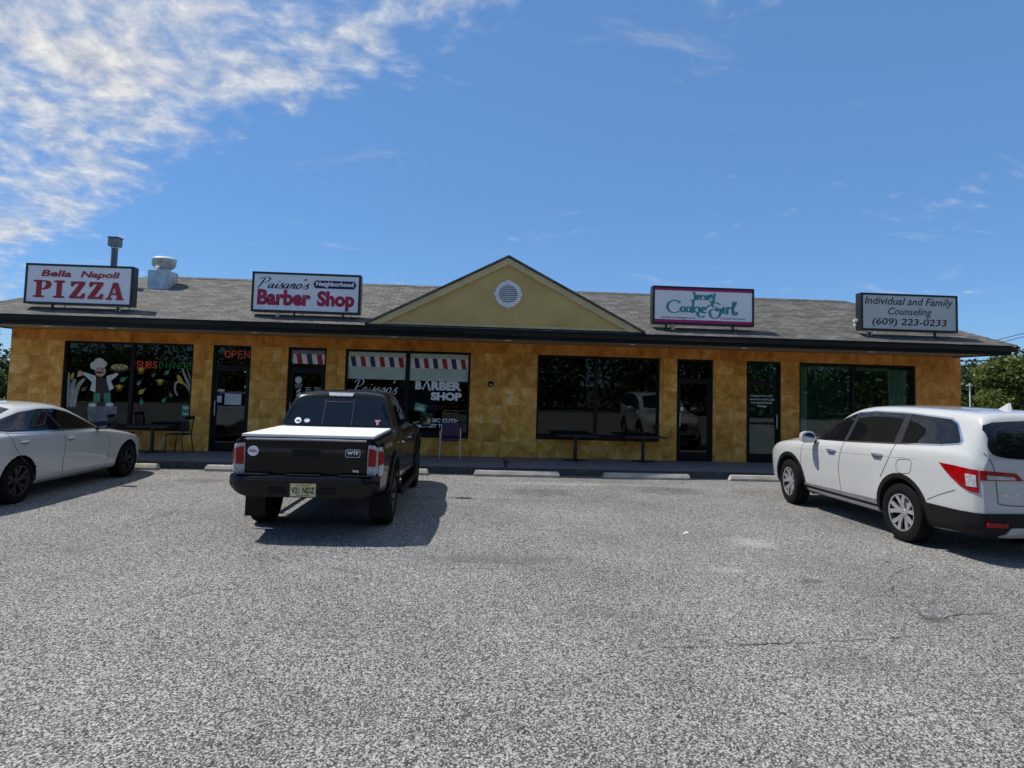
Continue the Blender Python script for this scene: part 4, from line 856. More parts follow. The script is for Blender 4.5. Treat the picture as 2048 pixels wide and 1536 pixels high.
class Veh:
    def __init__(s, root, me): s.root = root; s.bvh = BVHTree.FromPolygons([v.co for v in me.vertices], [p_.vertices for p_ in me.polygons])
    def hit(s, axis, u, v, side):
        o, d = {'side': (Vector((u, 4 * side, v)), Vector((0, -side, 0))), 'rear': (Vector((-8, u, v)), Vector((1, 0, 0))), 'front': (Vector((12, u, v)), Vector((-1, 0, 0))), 'top': (Vector((u, v, 6)), Vector((0, 0, -1)))}[axis]
        loc, n, i, ds = s.bvh.ray_cast(o, d)
        if loc is None:
            tgt = {'side': Vector((u, .8 * side, v)), 'rear': Vector((-1, u, v)), 'front': Vector((4, u, v)), 'top': Vector((u, v, 1.6))}[axis]
            loc, n, i, ds = s.bvh.find_nearest(tgt)
        if n.dot(d) > 0: n = -n
        return loc, n
    def patch(s, name, poly, axis, m, off=.004, side=1, grid=.06, thick=.02, rnd=0, parent=None):
        """a panel cut to an outline and laid on the body, with its own edge thickness"""
        if rnd: poly = [tuple(q) for q in catmull(poly, rnd, True)]
        bm = bmesh.new(); bm.faces.new([bm.verts.new((u, v, 0)) for u, v in poly]); us = [q[0] for q in poly]; vs_ = [q[1] for q in poly]
        for ax, lo, hi in ((0, min(us), max(us)), (1, min(vs_), max(vs_))):
            k = lo + grid
            while k < hi - .005:
                co = [0, 0, 0]; co[ax] = k; no = [0, 0, 0]; no[ax] = 1
                bmesh.ops.bisect_plane(bm, geom=bm.verts[:] + bm.edges[:] + bm.faces[:], plane_co=co, plane_no=no); k += grid
        bmesh.ops.triangulate(bm, faces=bm.faces); inner = {}
        for v in bm.verts:
            loc, n = s.hit(axis, v.co.x, v.co.y, side); inner[v.index] = None; v.co = loc + n * off; v.normal = n
        bm.verts.ensure_lookup_table(); bm.normal_update()
        want = {'side': Vector((0, side, 0)), 'rear': Vector((-1, 0, 0)), 'front': Vector((1, 0, 0)), 'top': Vector((0, 0, 1))}[axis]
        if sum((f.normal * f.calc_area() for f in bm.faces), Vector()).dot(want) < 0: bmesh.ops.reverse_faces(bm, faces=bm.faces); bm.normal_update()
        be = [e for e in bm.edges if e.is_boundary]; nv = {}
        for e in be:
            for v in e.verts:
                if v not in nv: nv[v] = (bm.verts.new(v.co), bm.verts.new(v.co - v.normal * thick))
        for e in be:
            l = e.link_loops[0]; a, b = l.vert, l.link_loop_next.vert
            bm.faces.new((nv[b][0], nv[a][0], nv[a][1], nv[b][1]))
        me = bpy.data.meshes.new(name); bm.to_mesh(me); bm.free(); return link(name, me, m, parent or s.root, True)
    def seam(s, name, line, axis, m, w=.009, off=.0025, side=1, n=6, parent=None):
        P = catmull(line, n) if n else [np.array(q, float) for q in line]; V2, Fq = ribbon2d(P, w); V = []
        for u, v in V2:
            loc, nn = s.hit(axis, u, v, side); V.append(loc + nn * off)
        return pyd(name, V, Fq, m, parent or s.root)
    def decal_text(s, name, t, axis, u0, u1, v0, v1, m, off=.007, side=1, bold=0, parent=None, flip=False):
        v2, f = text2d(t, bold); V = []
        for a, b in v2:
            loc, nn = s.hit(axis, u0 + (u1 - u0) * a, v0 + (v1 - v0) * b, side); V.append(loc + nn * off)
        return pyd(name, V, f, m, parent or s.root)
RUB = mat('tyre_rubber', (.008, .008, .008), .9, bump=.2, bscale=60, spec=.15); DARKP = mat('black_trim_plastic', (.008, .008, .009), .6, spec=.25); WELL = mat('wheel_well', (.006, .006, .006), .95)
TINT = mat('tinted_car_glass', (.006, .007, .009), .03, spec=.6, var=0); SEAM = mat('panel_gap', (.03, .03, .03), .8); SEAMW = mat('panel_gap_light', (.09, .09, .092), .8); CHR = mat('chrome', (.75, .75, .76), .12, metal=1.0, var=.02)
REDLENS = mat('red_lens', (.33, .003, .005), .12, coat=.12, scale=14, var=.2, spec=.3); CLRLENS = mat('clear_lens', (.46, .47, .48), .10, coat=.5, var=.25, scale=40); ALLOY = mat('machined_alloy', (.62, .63, .65), .25, metal=.75, var=.04); DALLOY = mat('dark_alloy', (.03, .03, .033), .35, metal=.5)
WPAINT = mat('white_car_paint', (.50, .51, .495), .30, coat=1.0, var=.03, scale=1.5); BPAINT = mat('black_car_paint', (.003, .0035, .0045), .25, coat=.45, var=.1, scale=2, spec=.12); MIRR = mat('mirror_glass', (.25, .28, .3), .02, metal=1.0, var=0)
def wheel(root, x, y, r, w, rim_r, style, steer=0.0, spoke_m=None, face_m=None):
    s_ = 1 if y > 0 else -1
    b = MB(); b.lathe([(rim_r * .93, -w * .42), (rim_r, -w * .44), (rim_r, w * .44), (rim_r * .95, w * .46), (rim_r * .90, w * .40), (rim_r * .86, w * .10), (rim_r * .1, w * .06), (.001, w * .06)], (0, 0, 0), 'y', 40)
    wh = b.build('wheel', face_m or DALLOY, root, smooth=True)
    wh.matrix_local = Matrix.Translation((x, y, r)) @ Matrix.Rotation(steer, 4, 'Z') @ Matrix.Rotation(0 if s_ > 0 else math.pi, 4, 'Z')
    t = MB(); hw = w / 2
    prof = [(rim_r * .98, -hw * .86), (rim_r * 1.06, -hw * .98), ((rim_r + r) / 2, -hw * 1.04), (r * .955, -hw * .93), (r * .99, -hw * .72), (r, -hw * .4), (r, hw * .4), (r * .99, hw * .72), (r * .955, hw * .93), ((rim_r + r) / 2, hw * 1.04), (rim_r * 1.06, hw * .98), (rim_r * .98, hw * .86)]
    t.lathe(prof, (0, 0, 0), 'y', 48).build('tyre', RUB, wh, smooth=True)
    n, pair, sw = style; lip = MB().lathe([(rim_r * .93, w * .455), (rim_r * 1.0, w * .475), (rim_r * 1.0, w * .44)], (0, 0, 0), 'y', 40).build('rim_lip', spoke_m or ALLOY, wh, smooth=True)
    for i in range(n):
        for k in ((-1, 1) if pair else (0,)):
            a0 = 2 * math.pi * i / n + .2; d0, d1 = k * .10, k * pair
            q = []
            for rr, ang, wd, yy in ((rim_r * .16, a0 + d0 * 1.5, sw * .75, w * .30), (rim_r * .55, a0 + (d0 + d1) / 2, sw, w * .40), (rim_r * .95, a0 + d1, sw * 1.15, w * .445)):
                c, s2 = math.cos(ang), math.sin(ang); tx, tz = -s2, c
                for e, dy in ((-1, 0), (1, 0), (1, -.025), (-1, -.025)): q.append((rr * c + tx * e * wd / 2, yy + dy, rr * s2 + tz * e * wd / 2))
            m_ = MB().add(q, [(j * 4 + e, j * 4 + (e + 1) % 4, (j + 1) * 4 + (e + 1) % 4, (j + 1) * 4 + e) for j in range(2) for e in range(4)] + [(0, 3, 2, 1), (8, 9, 10, 11)])
            m_.build('spoke', spoke_m or ALLOY, wh)
    MB().lathe([(.001, w * .345), (rim_r * .15, w * .34), (rim_r * .2, w * .30), (rim_r * .22, w * .1)], (0, 0, 0), 'y', 20).build('hub_cap', spoke_m or ALLOY, wh, smooth=True)
    return wh
def arc_band(cx_, cz, r0, r1, a0, a1, n=20):
    t = np.linspace(a0, a1, n); return [(cx_ + r1 * math.cos(k), cz + r1 * math.sin(k)) for k in t] + [(cx_ + r0 * math.cos(k), cz + r0 * math.sin(k)) for k in t[::-1]]
def mirror_part(root, x, y, z, s_, m_, size=(.10, .13, .10)):
    mb = MB(); V = []; n = 10
    prof = [(-.5, .82), (-.46, .95), (-.2, 1.0), (.2, .85), (.45, .5), (.5, .2)]
    for (a, k) in prof:
        for i in range(n):
            t = 2 * math.pi * i / n; V.append((x + a * size[0] * 1.6, y + s_ * k * size[1] * math.copysign(abs(math.cos(t)) ** .7, math.cos(t)), z + k * size[2] * math.copysign(abs(math.sin(t)) ** .7, math.sin(t))))
    Fq = [(j * n + i, j * n + (i + 1) % n, (j + 1) * n + (i + 1) % n, (j + 1) * n + i) for j in range(len(prof) - 1) for i in range(n)] + [tuple(range(n)), tuple(range((len(prof) - 1) * n, len(prof) * n))]
    o = mb.add(V, Fq).build('door_mirror', m_, root, smooth=True)
    V = [(x - .5 * size[0] * 1.6 - .003, y + .76 * size[1] * math.cos(2 * math.pi * i / 14), z + .76 * size[2] * math.sin(2 * math.pi * i / 14)) for i in range(14)]
    pyd('mirror_glass', V, [tuple(range(14))], MIRR, o)
    MB().tube([(x + .02, y - s_ * size[1] * .6, z - .05), (x + .03, y - s_ * (size[1] + .10), z - .08)], .028, 8).build('stalk', DARKP, o, smooth=True)
    return o
def plate(root, x, y, z, t1, par=None):
    p_ = MB().box(x - .004, x, y - .152, y + .152, z - .076, z + .076).build('number_plate', mat('pale_yellow_plate', (.66, .54, .22), .4, col2=(.74, .68, .46), scale=3), root, bevel=.003)
    v2, f = text2d(t1, .03); pyd('lettering', [(x - .006, y + .138 - .276 * a, z - .04 + .075 * b) for a, b in v2], f, BLK, p_)
    v2, f = text2d('New Jersey', .02); pyd('lettering', [(x - .006, y + .08 - .16 * a, z + .046 + .02 * b) for a, b in v2], f, BLK, p_)
    v2, f = text2d('Garden State', .02); pyd('lettering', [(x - .006, y + .08 - .16 * a, z - .066 + .016 * b) for a, b in v2], f, BLK, p_)

# ------------------------------------------------------------------ white SUV
suv = empty('parked_suv', (6.80, 8.76, 0), math.pi / 2 + .058, label='white three-row SUV parked nose-in at the right edge of the lot', cat='car', group='vehicles parked in front of the shops')
S = dict(bot={-1.22: .36, -.95: .30, -.5: .25, 3.2: .25, 3.6: .28, 3.80: .34},
         wid={-1.22: .83, -1.14: .915, -.95: .962, -.4: .985, .8: .985, 2.3: .985, 3.0: .97, 3.4: .925, 3.65: .84, 3.80: .70},
         belt={-1.22: 1.17, -1.0: 1.31, -.6: 1.305, 0: 1.26, 1.2: 1.20, 2.1: 1.15, 2.5: 1.13, 3.1: 1.08, 3.6: .97, 3.80: .80},
         beltin={-1.22: .04, -1.0: .055, 0: .05, 1.2: .05, 2.1: .055, 2.5: .09, 3.8: .09},
         redge={-1.22: 1.22, -1.19: 1.42, -1.13: 1.66, -1.03: 1.735, -.5: 1.77, .3: 1.78, .9: 1.76, 1.35: 1.675, 1.8: 1.44, 2.2: 1.23, 2.5: 1.175, 3.1: 1.12, 3.6: 1.02, 3.80: .84},
         rwid={-1.22: .74, -1.0: .72, -.5: .735, .5: .75, 1.3: .73, 1.9: .74, 2.4: .72, 3.2: .70, 3.80: .50},
         top={-1.22: 1.23, -1.19: 1.45, -1.13: 1.72, -1.03: 1.79, -.5: 1.815, .3: 1.825, .9: 1.805, 1.35: 1.73, 1.8: 1.48, 2.2: 1.25, 2.5: 1.21, 3.1: 1.16, 3.6: 1.06, 3.80: .88})
SC_ = {k: curve(v) for k, v in S.items()}
def suv_prof(x):
    b, w, be, bi, rz, rw, tp = (SC_[k](x) for k in ('bot', 'wid', 'belt', 'beltin', 'redge', 'rwid', 'top'))
    rw = min(rw, w - bi - .02)
    return [(0, b), (w * .5, b), (w * .90, b + .01), (w * .965, b + .12), (w * .99, b + (be - b) * .42), (w, b + (be - b) * .66), (w * .998, b + (be - b) * .83), (w - bi * .35, be - .035), (w - bi, be), ((w - bi) * .55 + rw * .45, be * .52 + rz * .48), (rw + .035, rz - .03), (rw - .05, rz + (tp - rz) * .45), (rw * .5, tp - (tp - rz) * .12), (0, tp)]
xs = [-1.22, -1.21, -1.19, -1.16, -1.13, -1.09, -1.04, -.95, -.8, -.6, -.4, -.2, 0, .3, .6, .9, 1.1, 1.3, 1.5, 1.7, 1.9, 2.1, 2.3, 2.5, 2.8, 3.1, 3.35, 3.55, 3.68, 3.76, 3.80]
me = loft(xs, suv_prof); V_ = Veh(suv, me)
cut_arches(me, ((0, .40), (2.82, .40)), .445, .60, WPAINT, WELL, suv)
for s_ in (-1, 1):
    for ax in (0, 2.82): V_.patch('arch_trim', arc_band(ax, .40, .445, .505, -.42, math.pi + .42, 30), 'side', DARKP, .010, s_, .06)
    V_.patch('sill_trim', [(.50, .27), (2.32, .27), (2.36, .40), (.46, .40)], 'side', DARKP, .008, s_, .1)
    V_.patch('door_moulding', [(.50, .405), (2.34, .405), (2.34, .44), (.48, .475)], 'side', mat('grey_moulding', (.20, .20, .205), .4), .010, s_, .1)
    dlo = [(2.20, 1.175), (1.10, 1.225), (0.10, 1.285), (-.66, 1.335), (-.93, 1.375), (-.965, 1.42), (-.82, 1.63), (-.70, 1.692), (.1, 1.728), (.75, 1.722), (1.18, 1.67), (1.55, 1.54), (1.95, 1.33)]
    ch_ = V_.patch('window_trim', [(x, z) for x, z in dlo], 'side', CHR, .003, s_, .08)
    ins = .022
    V_.patch('window', [(2.08, 1.20), (1.30, 1.235), (1.17, 1.645), (1.30, 1.617), (1.55, 1.515), (1.90, 1.33)][::1], 'side', TINT, .007, s_, .07, parent=suv)
    V_.patch('window', [(1.20, 1.242), (.19, 1.30), (.10, 1.706), (.75, 1.703), (1.08, 1.668)], 'side', TINT, .007, s_, .07)
    V_.patch('window', [(.03, 1.31), (-.66, 1.357), (-.90, 1.392), (-.92, 1.42), (-.80, 1.615), (-.69, 1.668), (-.02, 1.704)], 'side', TINT, .007, s_, .07)
    V_.patch('pillar_trim', [(1.292, 1.237), (1.208, 1.242), (1.088, 1.667), (1.162, 1.65)], 'side', mat('pillar_black', (.03, .03, .032), .35), .009, s_, .07); V_.patch('pillar_trim', [(.182, 1.302), (.038, 1.31), (-.012, 1.704), (.092, 1.706)], 'side', mat('pillar_black', (.03, .03, .032), .35), .009, s_, .07)
    V_.seam('door_gap', [(2.36, 1.13), (2.42, .95), (2.42, .7), (2.36, .44)], 'side', SEAMW, .010, side=s_); V_.seam('door_gap', [(1.27, 1.225), (1.30, 1.1), (1.36, .8), (1.33, .44)], 'side', SEAMW, .010, side=s_); V_.seam('door_gap', [(.14, 1.28), (.20, 1.12), (.33, .90), (.40, .80)], 'side', SEAMW, .010, side=s_)
    V_.seam('bumper_gap', [(-.48, .64), (-.7, .74), (-.93, .83)], 'side', SEAMW, .008, side=s_, n=3); V_.seam('shoulder_crease', [(2.6, 1.0), (1.8, 1.03), (.9, 1.075), (0.0, 1.12), (-.3, 1.135)], 'side', mat('shaded_crease', (.50, .51, .51), .4, coat=.5), .012, .003, side=s_)
    for hx, hz in ((1.55, 1.055), (.46, 1.105)):
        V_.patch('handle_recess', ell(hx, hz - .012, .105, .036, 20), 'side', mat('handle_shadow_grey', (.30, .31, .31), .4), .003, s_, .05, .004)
        loc, nn = V_.hit('side', hx, hz, s_); h_ = MB().tube([(hx + .11, loc.y + s_ * .002, hz), (hx + .07, loc.y + s_ * .03, hz + .003), (hx - .07, loc.y + s_ * .03, hz + .005), (hx - .11, loc.y + s_ * .002, hz + .004)], .016, 8).build('door_handle', CHR, suv, smooth=True)
    if s_ > 0:
        fd = catmull([(.02, 1.085), (-.20, 1.10), (-.215, 1.02), (-.17, .93), (.03, .915), (.07, 1.0)], 5, True); V_.seam('fuel_door_gap', list(fd) + [fd[0]], 'side', SEAMW, .007, n=0)
    # lamps
    tl = V_.patch('tail_light', [(-.70, 1.135), (-.95, 1.125), (-1.18, 1.10), (-1.185, .835), (-1.10, .85), (-1.0, .90), (-.86, 1.0)], 'side', REDLENS, .012, s_, .04)
    V_.patch('lens', [(-1.07, 1.05), (-1.165, 1.04), (-1.17, .90), (-1.08, .905)], 'side', CLRLENS, .018, s_, .04, parent=tl)
    V_.patch('tail_light', [(s_ * .86, 1.10), (s_ * .42, 1.07), (s_ * .33, .985), (s_ * .86, .985)], 'rear', REDLENS, .012, 1, .05)
    V_.patch('reverse_light', [(s_ * .80, 1.045), (s_ * .46, 1.03), (s_ * .43, .995), (s_ * .80, .995)], 'rear', CLRLENS, .018, 1, .05)
    V_.patch('reflector', [(s_ * .80, .50), (s_ * .56, .49), (s_ * .56, .44), (s_ * .80, .45)], 'rear', REDLENS, .034, 1, .05)
    V_.patch('head_light', [(s_ * .80, .90), (s_ * .45, .84), (s_ * .45, .72), (s_ * .72, .74), (s_ * .82, .80)], 'front', CLRLENS, .01, 1, .05)
    mirror_part(suv, 2.03, s_ * 1.115, 1.225, s_, WPAINT)
    wheel(suv, 0, s_ * .855, .385, .245, .245, (5, .30, .05)); wheel(suv, 2.82, s_ * .855, .385, .245, .245, (5, .30, .05), steer=-.13)
    V_.seam('roof_channel', [(1.2, s_ * .60), (.4, s_ * .615), (-.4, s_ * .605), (-.9, s_ * .585)], 'top', SEAMW, .014, side=1)
V_.patch('rear_window', [(.64, 1.66), (-.64, 1.66), (-.735, 1.47), (-.745, 1.34), (-.64, 1.265), (-.3, 1.235), (.3, 1.235), (.64, 1.265), (.745, 1.34), (.735, 1.47)], 'rear', TINT, .010, 1, .06, rnd=4)
V_.patch('windscreen', [(2.12, .66), (2.2, 0), (2.12, -.66), (1.45, -.60), (1.38, 0), (1.45, .60)], 'top', TINT, .006, 1, .07)
V_.patch('grille', [(-.40, .82), (.40, .82), (.36, .62), (-.36, .62)], 'front', BLK, .01, 1, .08); V_.patch('front_bumper', [(-.70, .48), (.70, .48), (.62, .36), (-.62, .36)], 'front', DARKP, .012, 1, .08)
V_.patch('rear_bumper_cover', [(.93, .60), (-.93, .60), (-.90, .34), (.90, .34)], 'rear', DARKP, .022, 1, .035); V_.patch('rear_bumper_cover', [(-.47, .60), (-1.16, .595), (-1.16, .40), (-.9, .345), (-.47, .31)], 'side', DARKP, .014, 1, .035)
V_.patch('skid_plate', [(.52, .44), (-.52, .44), (-.60, .35), (.60, .35)], 'rear', mat('silver_plastic', (.45, .46, .47), .35, metal=.3), .04, 1, .04)
V_.seam('hatch_gap', [(.80, 1.30), (.70, 1.12), (.66, .80), (.60, .705), (0, .69), (-.60, .705), (-.66, .80), (-.70, 1.12), (-.80, 1.30)], 'rear', SEAMW, .011, n=4)
V_.patch('plate_recess', [(.30, .96), (-.30, .96), (-.26, .76), (.26, .76)], 'rear', mat('grey_moulding', (.20, .20, .205), .4), .004, 1, .08)
V_.decal_text('badge', 'PILOT', 'rear', .62, .40, .80, .835, CHR, .010, bold=.03)
# roof spoiler and shark-fin aerial
sp = MB(); sv = []
for y in np.linspace(-.68, .68, 9):
    e = 1 - .25 * (abs(y) / .7) ** 3; sv += [(-.92, y, 1.775 - .045 * (y / .7) ** 2), (-1.16 * e - .04 * (1 - e), y * 1.02, 1.70 - .05 * (y / .7) ** 2), (-1.14 * e - .04 * (1 - e), y * 1.02, 1.672 - .05 * (y / .7) ** 2), (-.95, y, 1.69 - .045 * (y / .7) ** 2)]
sp.add(sv, [(4 * i + k, 4 * i + (k + 1) % 4, 4 * i + 4 + (k + 1) % 4, 4 * i + 4 + k) for i in range(8) for k in range(4)] + [(0, 1, 2, 3), (35, 34, 33, 32)]).build('roof_spoiler', WPAINT, suv, smooth=True, bevel=.008)
MB().add([(-.52, 0, 1.80), (-.72, .035, 1.80), (-.72, -.035, 1.80), (-.74, 0, 1.80), (-.70, 0, 1.895), (-.73, 0, 1.895)], [(0, 1, 4), (0, 4, 2), (1, 3, 5, 4), (2, 4, 5, 3)]).build('shark_fin_aerial', WPAINT, suv, smooth=True)

# ------------------------------------------------------------------ white sedan
sed = empty('parked_sedan', (-7.54, 10.42, 0), math.pi / 2 - .05, label='white four-door sedan parked nose-in at the left edge of the lot', cat='car', group='vehicles parked in front of the shops')
S = dict(bot={-1.07: .34, -.8: .24, -.4: .19, 3.1: .19, 3.5: .20, 3.78: .26},
         wid={-1.07: .68, -.95: .80, -.7: .88, -.2: .92, .8: .925, 2.2: .925, 2.85: .925, 3.2: .88, 3.5: .78, 3.70: .62, 3.78: .48},
         belt={-1.07: .93, -.8: 1.02, -.3: 1.03, .5: 1.005, 1.4: .975, 2.0: .95, 2.5: .905, 3.0: .83, 3.45: .73, 3.78: .55},
         beltin={-1.07: .08, -.5: .08, .5: .055, 2.0: .06, 2.6: .10, 3.78: .09},
         redge={-1.07: .97, -.75: 1.07, -.4: 1.13, .0: 1.27, .4: 1.375, .9: 1.405, 1.25: 1.36, 1.7: 1.20, 2.1: 1.02, 2.4: .945, 3.0: .86, 3.45: .755, 3.78: .58},
         rwid={-1.07: .52, -.6: .62, .2: .62, .9: .64, 1.4: .65, 2.1: .70, 2.5: .68, 3.2: .60, 3.78: .34},
         top={-1.07: .985, -.75: 1.09, -.4: 1.17, .0: 1.34, .4: 1.455, .9: 1.48, 1.25: 1.435, 1.7: 1.26, 2.1: 1.065, 2.4: .985, 3.0: .905, 3.45: .80, 3.78: .60})
SE = {k: curve(v) for k, v in S.items()}
def sed_prof(x):
    b, w, be, bi, rz, rw, tp = (SE[k](x) for k in ('bot', 'wid', 'belt', 'beltin', 'redge', 'rwid', 'top')); rw = min(rw, w - bi - .02)
    return [(0, b), (w * .5, b), (w * .90, b + .005), (w * .975, b + .10), (w * .99, b + (be - b) * .42), (w, b + (be - b) * .62), (w * .998, b + (be - b) * .80), (w - bi * .3, be - .03), (w - bi, be), ((w - bi) * .52 + rw * .48, be * .52 + rz * .48), (rw + .03, rz - .025), (rw - .05, rz + (tp - rz) * .45), (rw * .5, tp - (tp - rz) * .12), (0, tp)]
xs = [-1.07, -1.05, -1.0, -.9, -.75, -.55, -.35, -.15, .05, .25, .45, .7, .95, 1.2, 1.4, 1.6, 1.8, 2.0, 2.2, 2.4, 2.65, 2.9, 3.15, 3.35, 3.52, 3.65, 3.74, 3.78]
me = loft(xs, sed_prof); V_ = Veh(sed, me); cut_arches(me, ((0, .33), (2.85, .33)), .375, .56, WPAINT, WELL, sed)
for s_ in (-1, 1):
    dlo = [(2.02, .995), (1.3, 1.012), (.5, 1.035), (-.15, 1.06), (-.34, 1.085), (-.38, 1.11), (-.1, 1.23), (.25, 1.325), (.65, 1.365), (1.0, 1.355), (1.32, 1.29), (1.7, 1.145)]
    V_.patch('window_trim', dlo, 'side', BLK, .003, s_, .07)
    V_.patch('window', [(1.88, 1.005), (1.02, 1.028), (.80, 1.355), (1.0, 1.343), (1.30, 1.28), (1.66, 1.145)], 'side', TINT, .007, s_, .06); V_.patch('window', [(.94, 1.032), (.02, 1.062), (-.28, 1.085), (-.3, 1.11), (-.06, 1.225), (.27, 1.315), (.73, 1.355)], 'side', TINT, .007, s_, .06)
    V_.seam('chrome_strip', [(2.04, .985), (1.3, 1.0), (.5, 1.022), (-.2, 1.05), (-.40, 1.10)], 'side', CHR, .013, .006, s_)
    V_.seam('door_gap', [(2.12, .93), (2.2, .75), (2.2, .5), (2.14, .26)], 'side', SEAMW, .009, side=s_); V_.seam('door_gap', [(.98, 1.01), (.98, .7), (.96, .5), (1.0, .26)], 'side', SEAMW, .009, side=s_); V_.seam('door_gap', [(-.22, 1.03), (-.1, .8), (.15, .55), (.42, .27)], 'side', SEAMW, .009, side=s_)
    V_.seam('sill_gap', [(2.2, .265), (1.2, .265), (.42, .265)], 'side', SEAMW, .009, side=s_, n=6)
    V_.seam('shoulder_crease', [(2.6, .84), (1.6, .885), (.6, .915), (-.5, .95), (-.95, .95)], 'side', mat('shaded_crease', (.50, .51, .51), .4, coat=.5), .012, .003, side=s_)
    for hx, hz in ((1.12, .875), (.06, .90)):
        loc, nn = V_.hit('side', hx, hz, s_); MB().tube([(hx + .10, loc.y, hz), (hx + .06, loc.y + s_ * .028, hz), (hx - .06, loc.y + s_ * .028, hz + .004), (hx - .10, loc.y, hz + .004)], .014, 8).build('door_handle', WPAINT, sed, smooth=True)
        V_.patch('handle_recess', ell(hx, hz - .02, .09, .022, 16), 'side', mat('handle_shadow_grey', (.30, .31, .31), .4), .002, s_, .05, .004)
    V_.patch('head_light', [(3.22, .735), (3.60, .62), (3.68, .56), (3.62, .56), (3.35, .655)], 'side', CLRLENS, .010, s_, .04); V_.patch('tail_light', [(s_ * .76, .92), (s_ * .40, .90), (s_ * .40, .78), (s_ * .76, .80)], 'rear', REDLENS, .01, 1, .05)
    mirror_part(sed, 1.86, s_ * 1.02, 1.045, s_, BPAINT, (.09, .12, .075))
    wheel(sed, 0, s_ * .80, .33, .235, .225, (5, .25, .045), spoke_m=DALLOY); wheel(sed, 2.85, s_ * .80, .33, .235, .225, (5, .25, .045), spoke_m=DALLOY)
V_.patch('windscreen', [(2.08, .66), (2.18, 0), (2.08, -.66), (1.34, -.56), (1.26, 0), (1.34, .56)], 'top', TINT, .006, 1, .07); V_.patch('rear_window', [(.22, .52), (.28, 0), (.22, -.52), (-.50, -.56), (-.56, 0), (-.50, .56)], 'top', TINT, .006, 1, .07)
V_.patch('grille', [(-.42, .56), (.42, .56), (.30, .34), (-.30, .34)], 'front', DARKP, .01, 1, .06)

# ------------------------------------------------------------------ black pickup
trk = empty('parked_pickup', (-1.94, 9.40, 0), math.pi / 2 - .022, label='black crew-cab pickup truck with a pale folding bed cover parked beside the sedan', cat='truck', group='vehicles parked in front of the shops')
S = dict(bot={-1.10: .52, -.8: .46, .4: .36, 2.8: .36, 3.8: .40, 4.12: .46},
         wid={-1.10: .86, -1.03: .90, -.6: .925, 0: .945, .5: .92, 1.6: .92, 2.7: .93, 3.24: .945, 3.7: .90, 3.95: .80, 4.12: .66},
         belt={-1.10: 1.165, .4: 1.19, .7: 1.20, 1.6: 1.19, 2.5: 1.17, 3.2: 1.13, 3.9: 1.05, 4.12: .95},
         beltin={-1.10: .03, .4: .03, .6: .06, 2.4: .06, 2.8: .11, 4.12: .10},
         redge={-1.10: 1.185, .44: 1.205, .50: 1.25, .56: 1.36, .66: 1.56, .74: 1.67, .95: 1.705, 1.5: 1.715, 1.85: 1.67, 2.2: 1.48, 2.55: 1.28, 2.75: 1.205, 3.2: 1.165, 3.9: 1.085, 4.12: .98},
         rwid={-1.10: .80, .42: .82, .55: .76, .75: .66, 1.5: .66, 1.9: .66, 2.6: .72, 3.2: .68, 4.12: .50},
         top={-1.10: 1.187, .44: 1.207, .50: 1.26, .56: 1.38, .66: 1.60, .74: 1.725, .95: 1.765, 1.5: 1.775, 1.85: 1.73, 2.2: 1.53, 2.55: 1.325, 2.75: 1.25, 3.2: 1.215, 3.9: 1.14, 4.12: 1.0})
ST = {k: curve(v) for k, v in S.items()}
def trk_prof(x):
    b, w, be, bi, rz, rw, tp = (ST[k](x) for k in ('bot', 'wid', 'belt', 'beltin', 'redge', 'rwid', 'top')); rw = min(rw, w - bi - .015)
    return [(0, b), (w * .5, b), (w * .92, b + .01), (w * .985, b + .08), (w * .995, b + (be - b) * .35), (w, b + (be - b) * .60), (w * .995, b + (be - b) * .82), (w - bi * .3, be - .02), (w - bi, be), ((w - bi) * .52 + rw * .48, be * .5 + rz * .5), (rw + .025, rz - .025), (rw - .05, rz + (tp - rz) * .5), (rw * .5, tp - (tp - rz) * .1), (0, tp)]
xs = [-1.10, -1.09, -1.05, -.95, -.6, -.3, 0, .3, .42, .46, .50, .54, .58, .63, .68, .73, .78, .85, 1.0, 1.3, 1.6, 1.8, 2.0, 2.2, 2.4, 2.6, 2.75, 2.95, 3.2, 3.5, 3.75, 3.92, 4.04, 4.10, 4.12]
me = loft(xs, trk_prof); V_ = Veh(trk, me); cut_arches(me, ((0, .42), (3.24, .42)), .46, .58, BPAINT, WELL, trk)
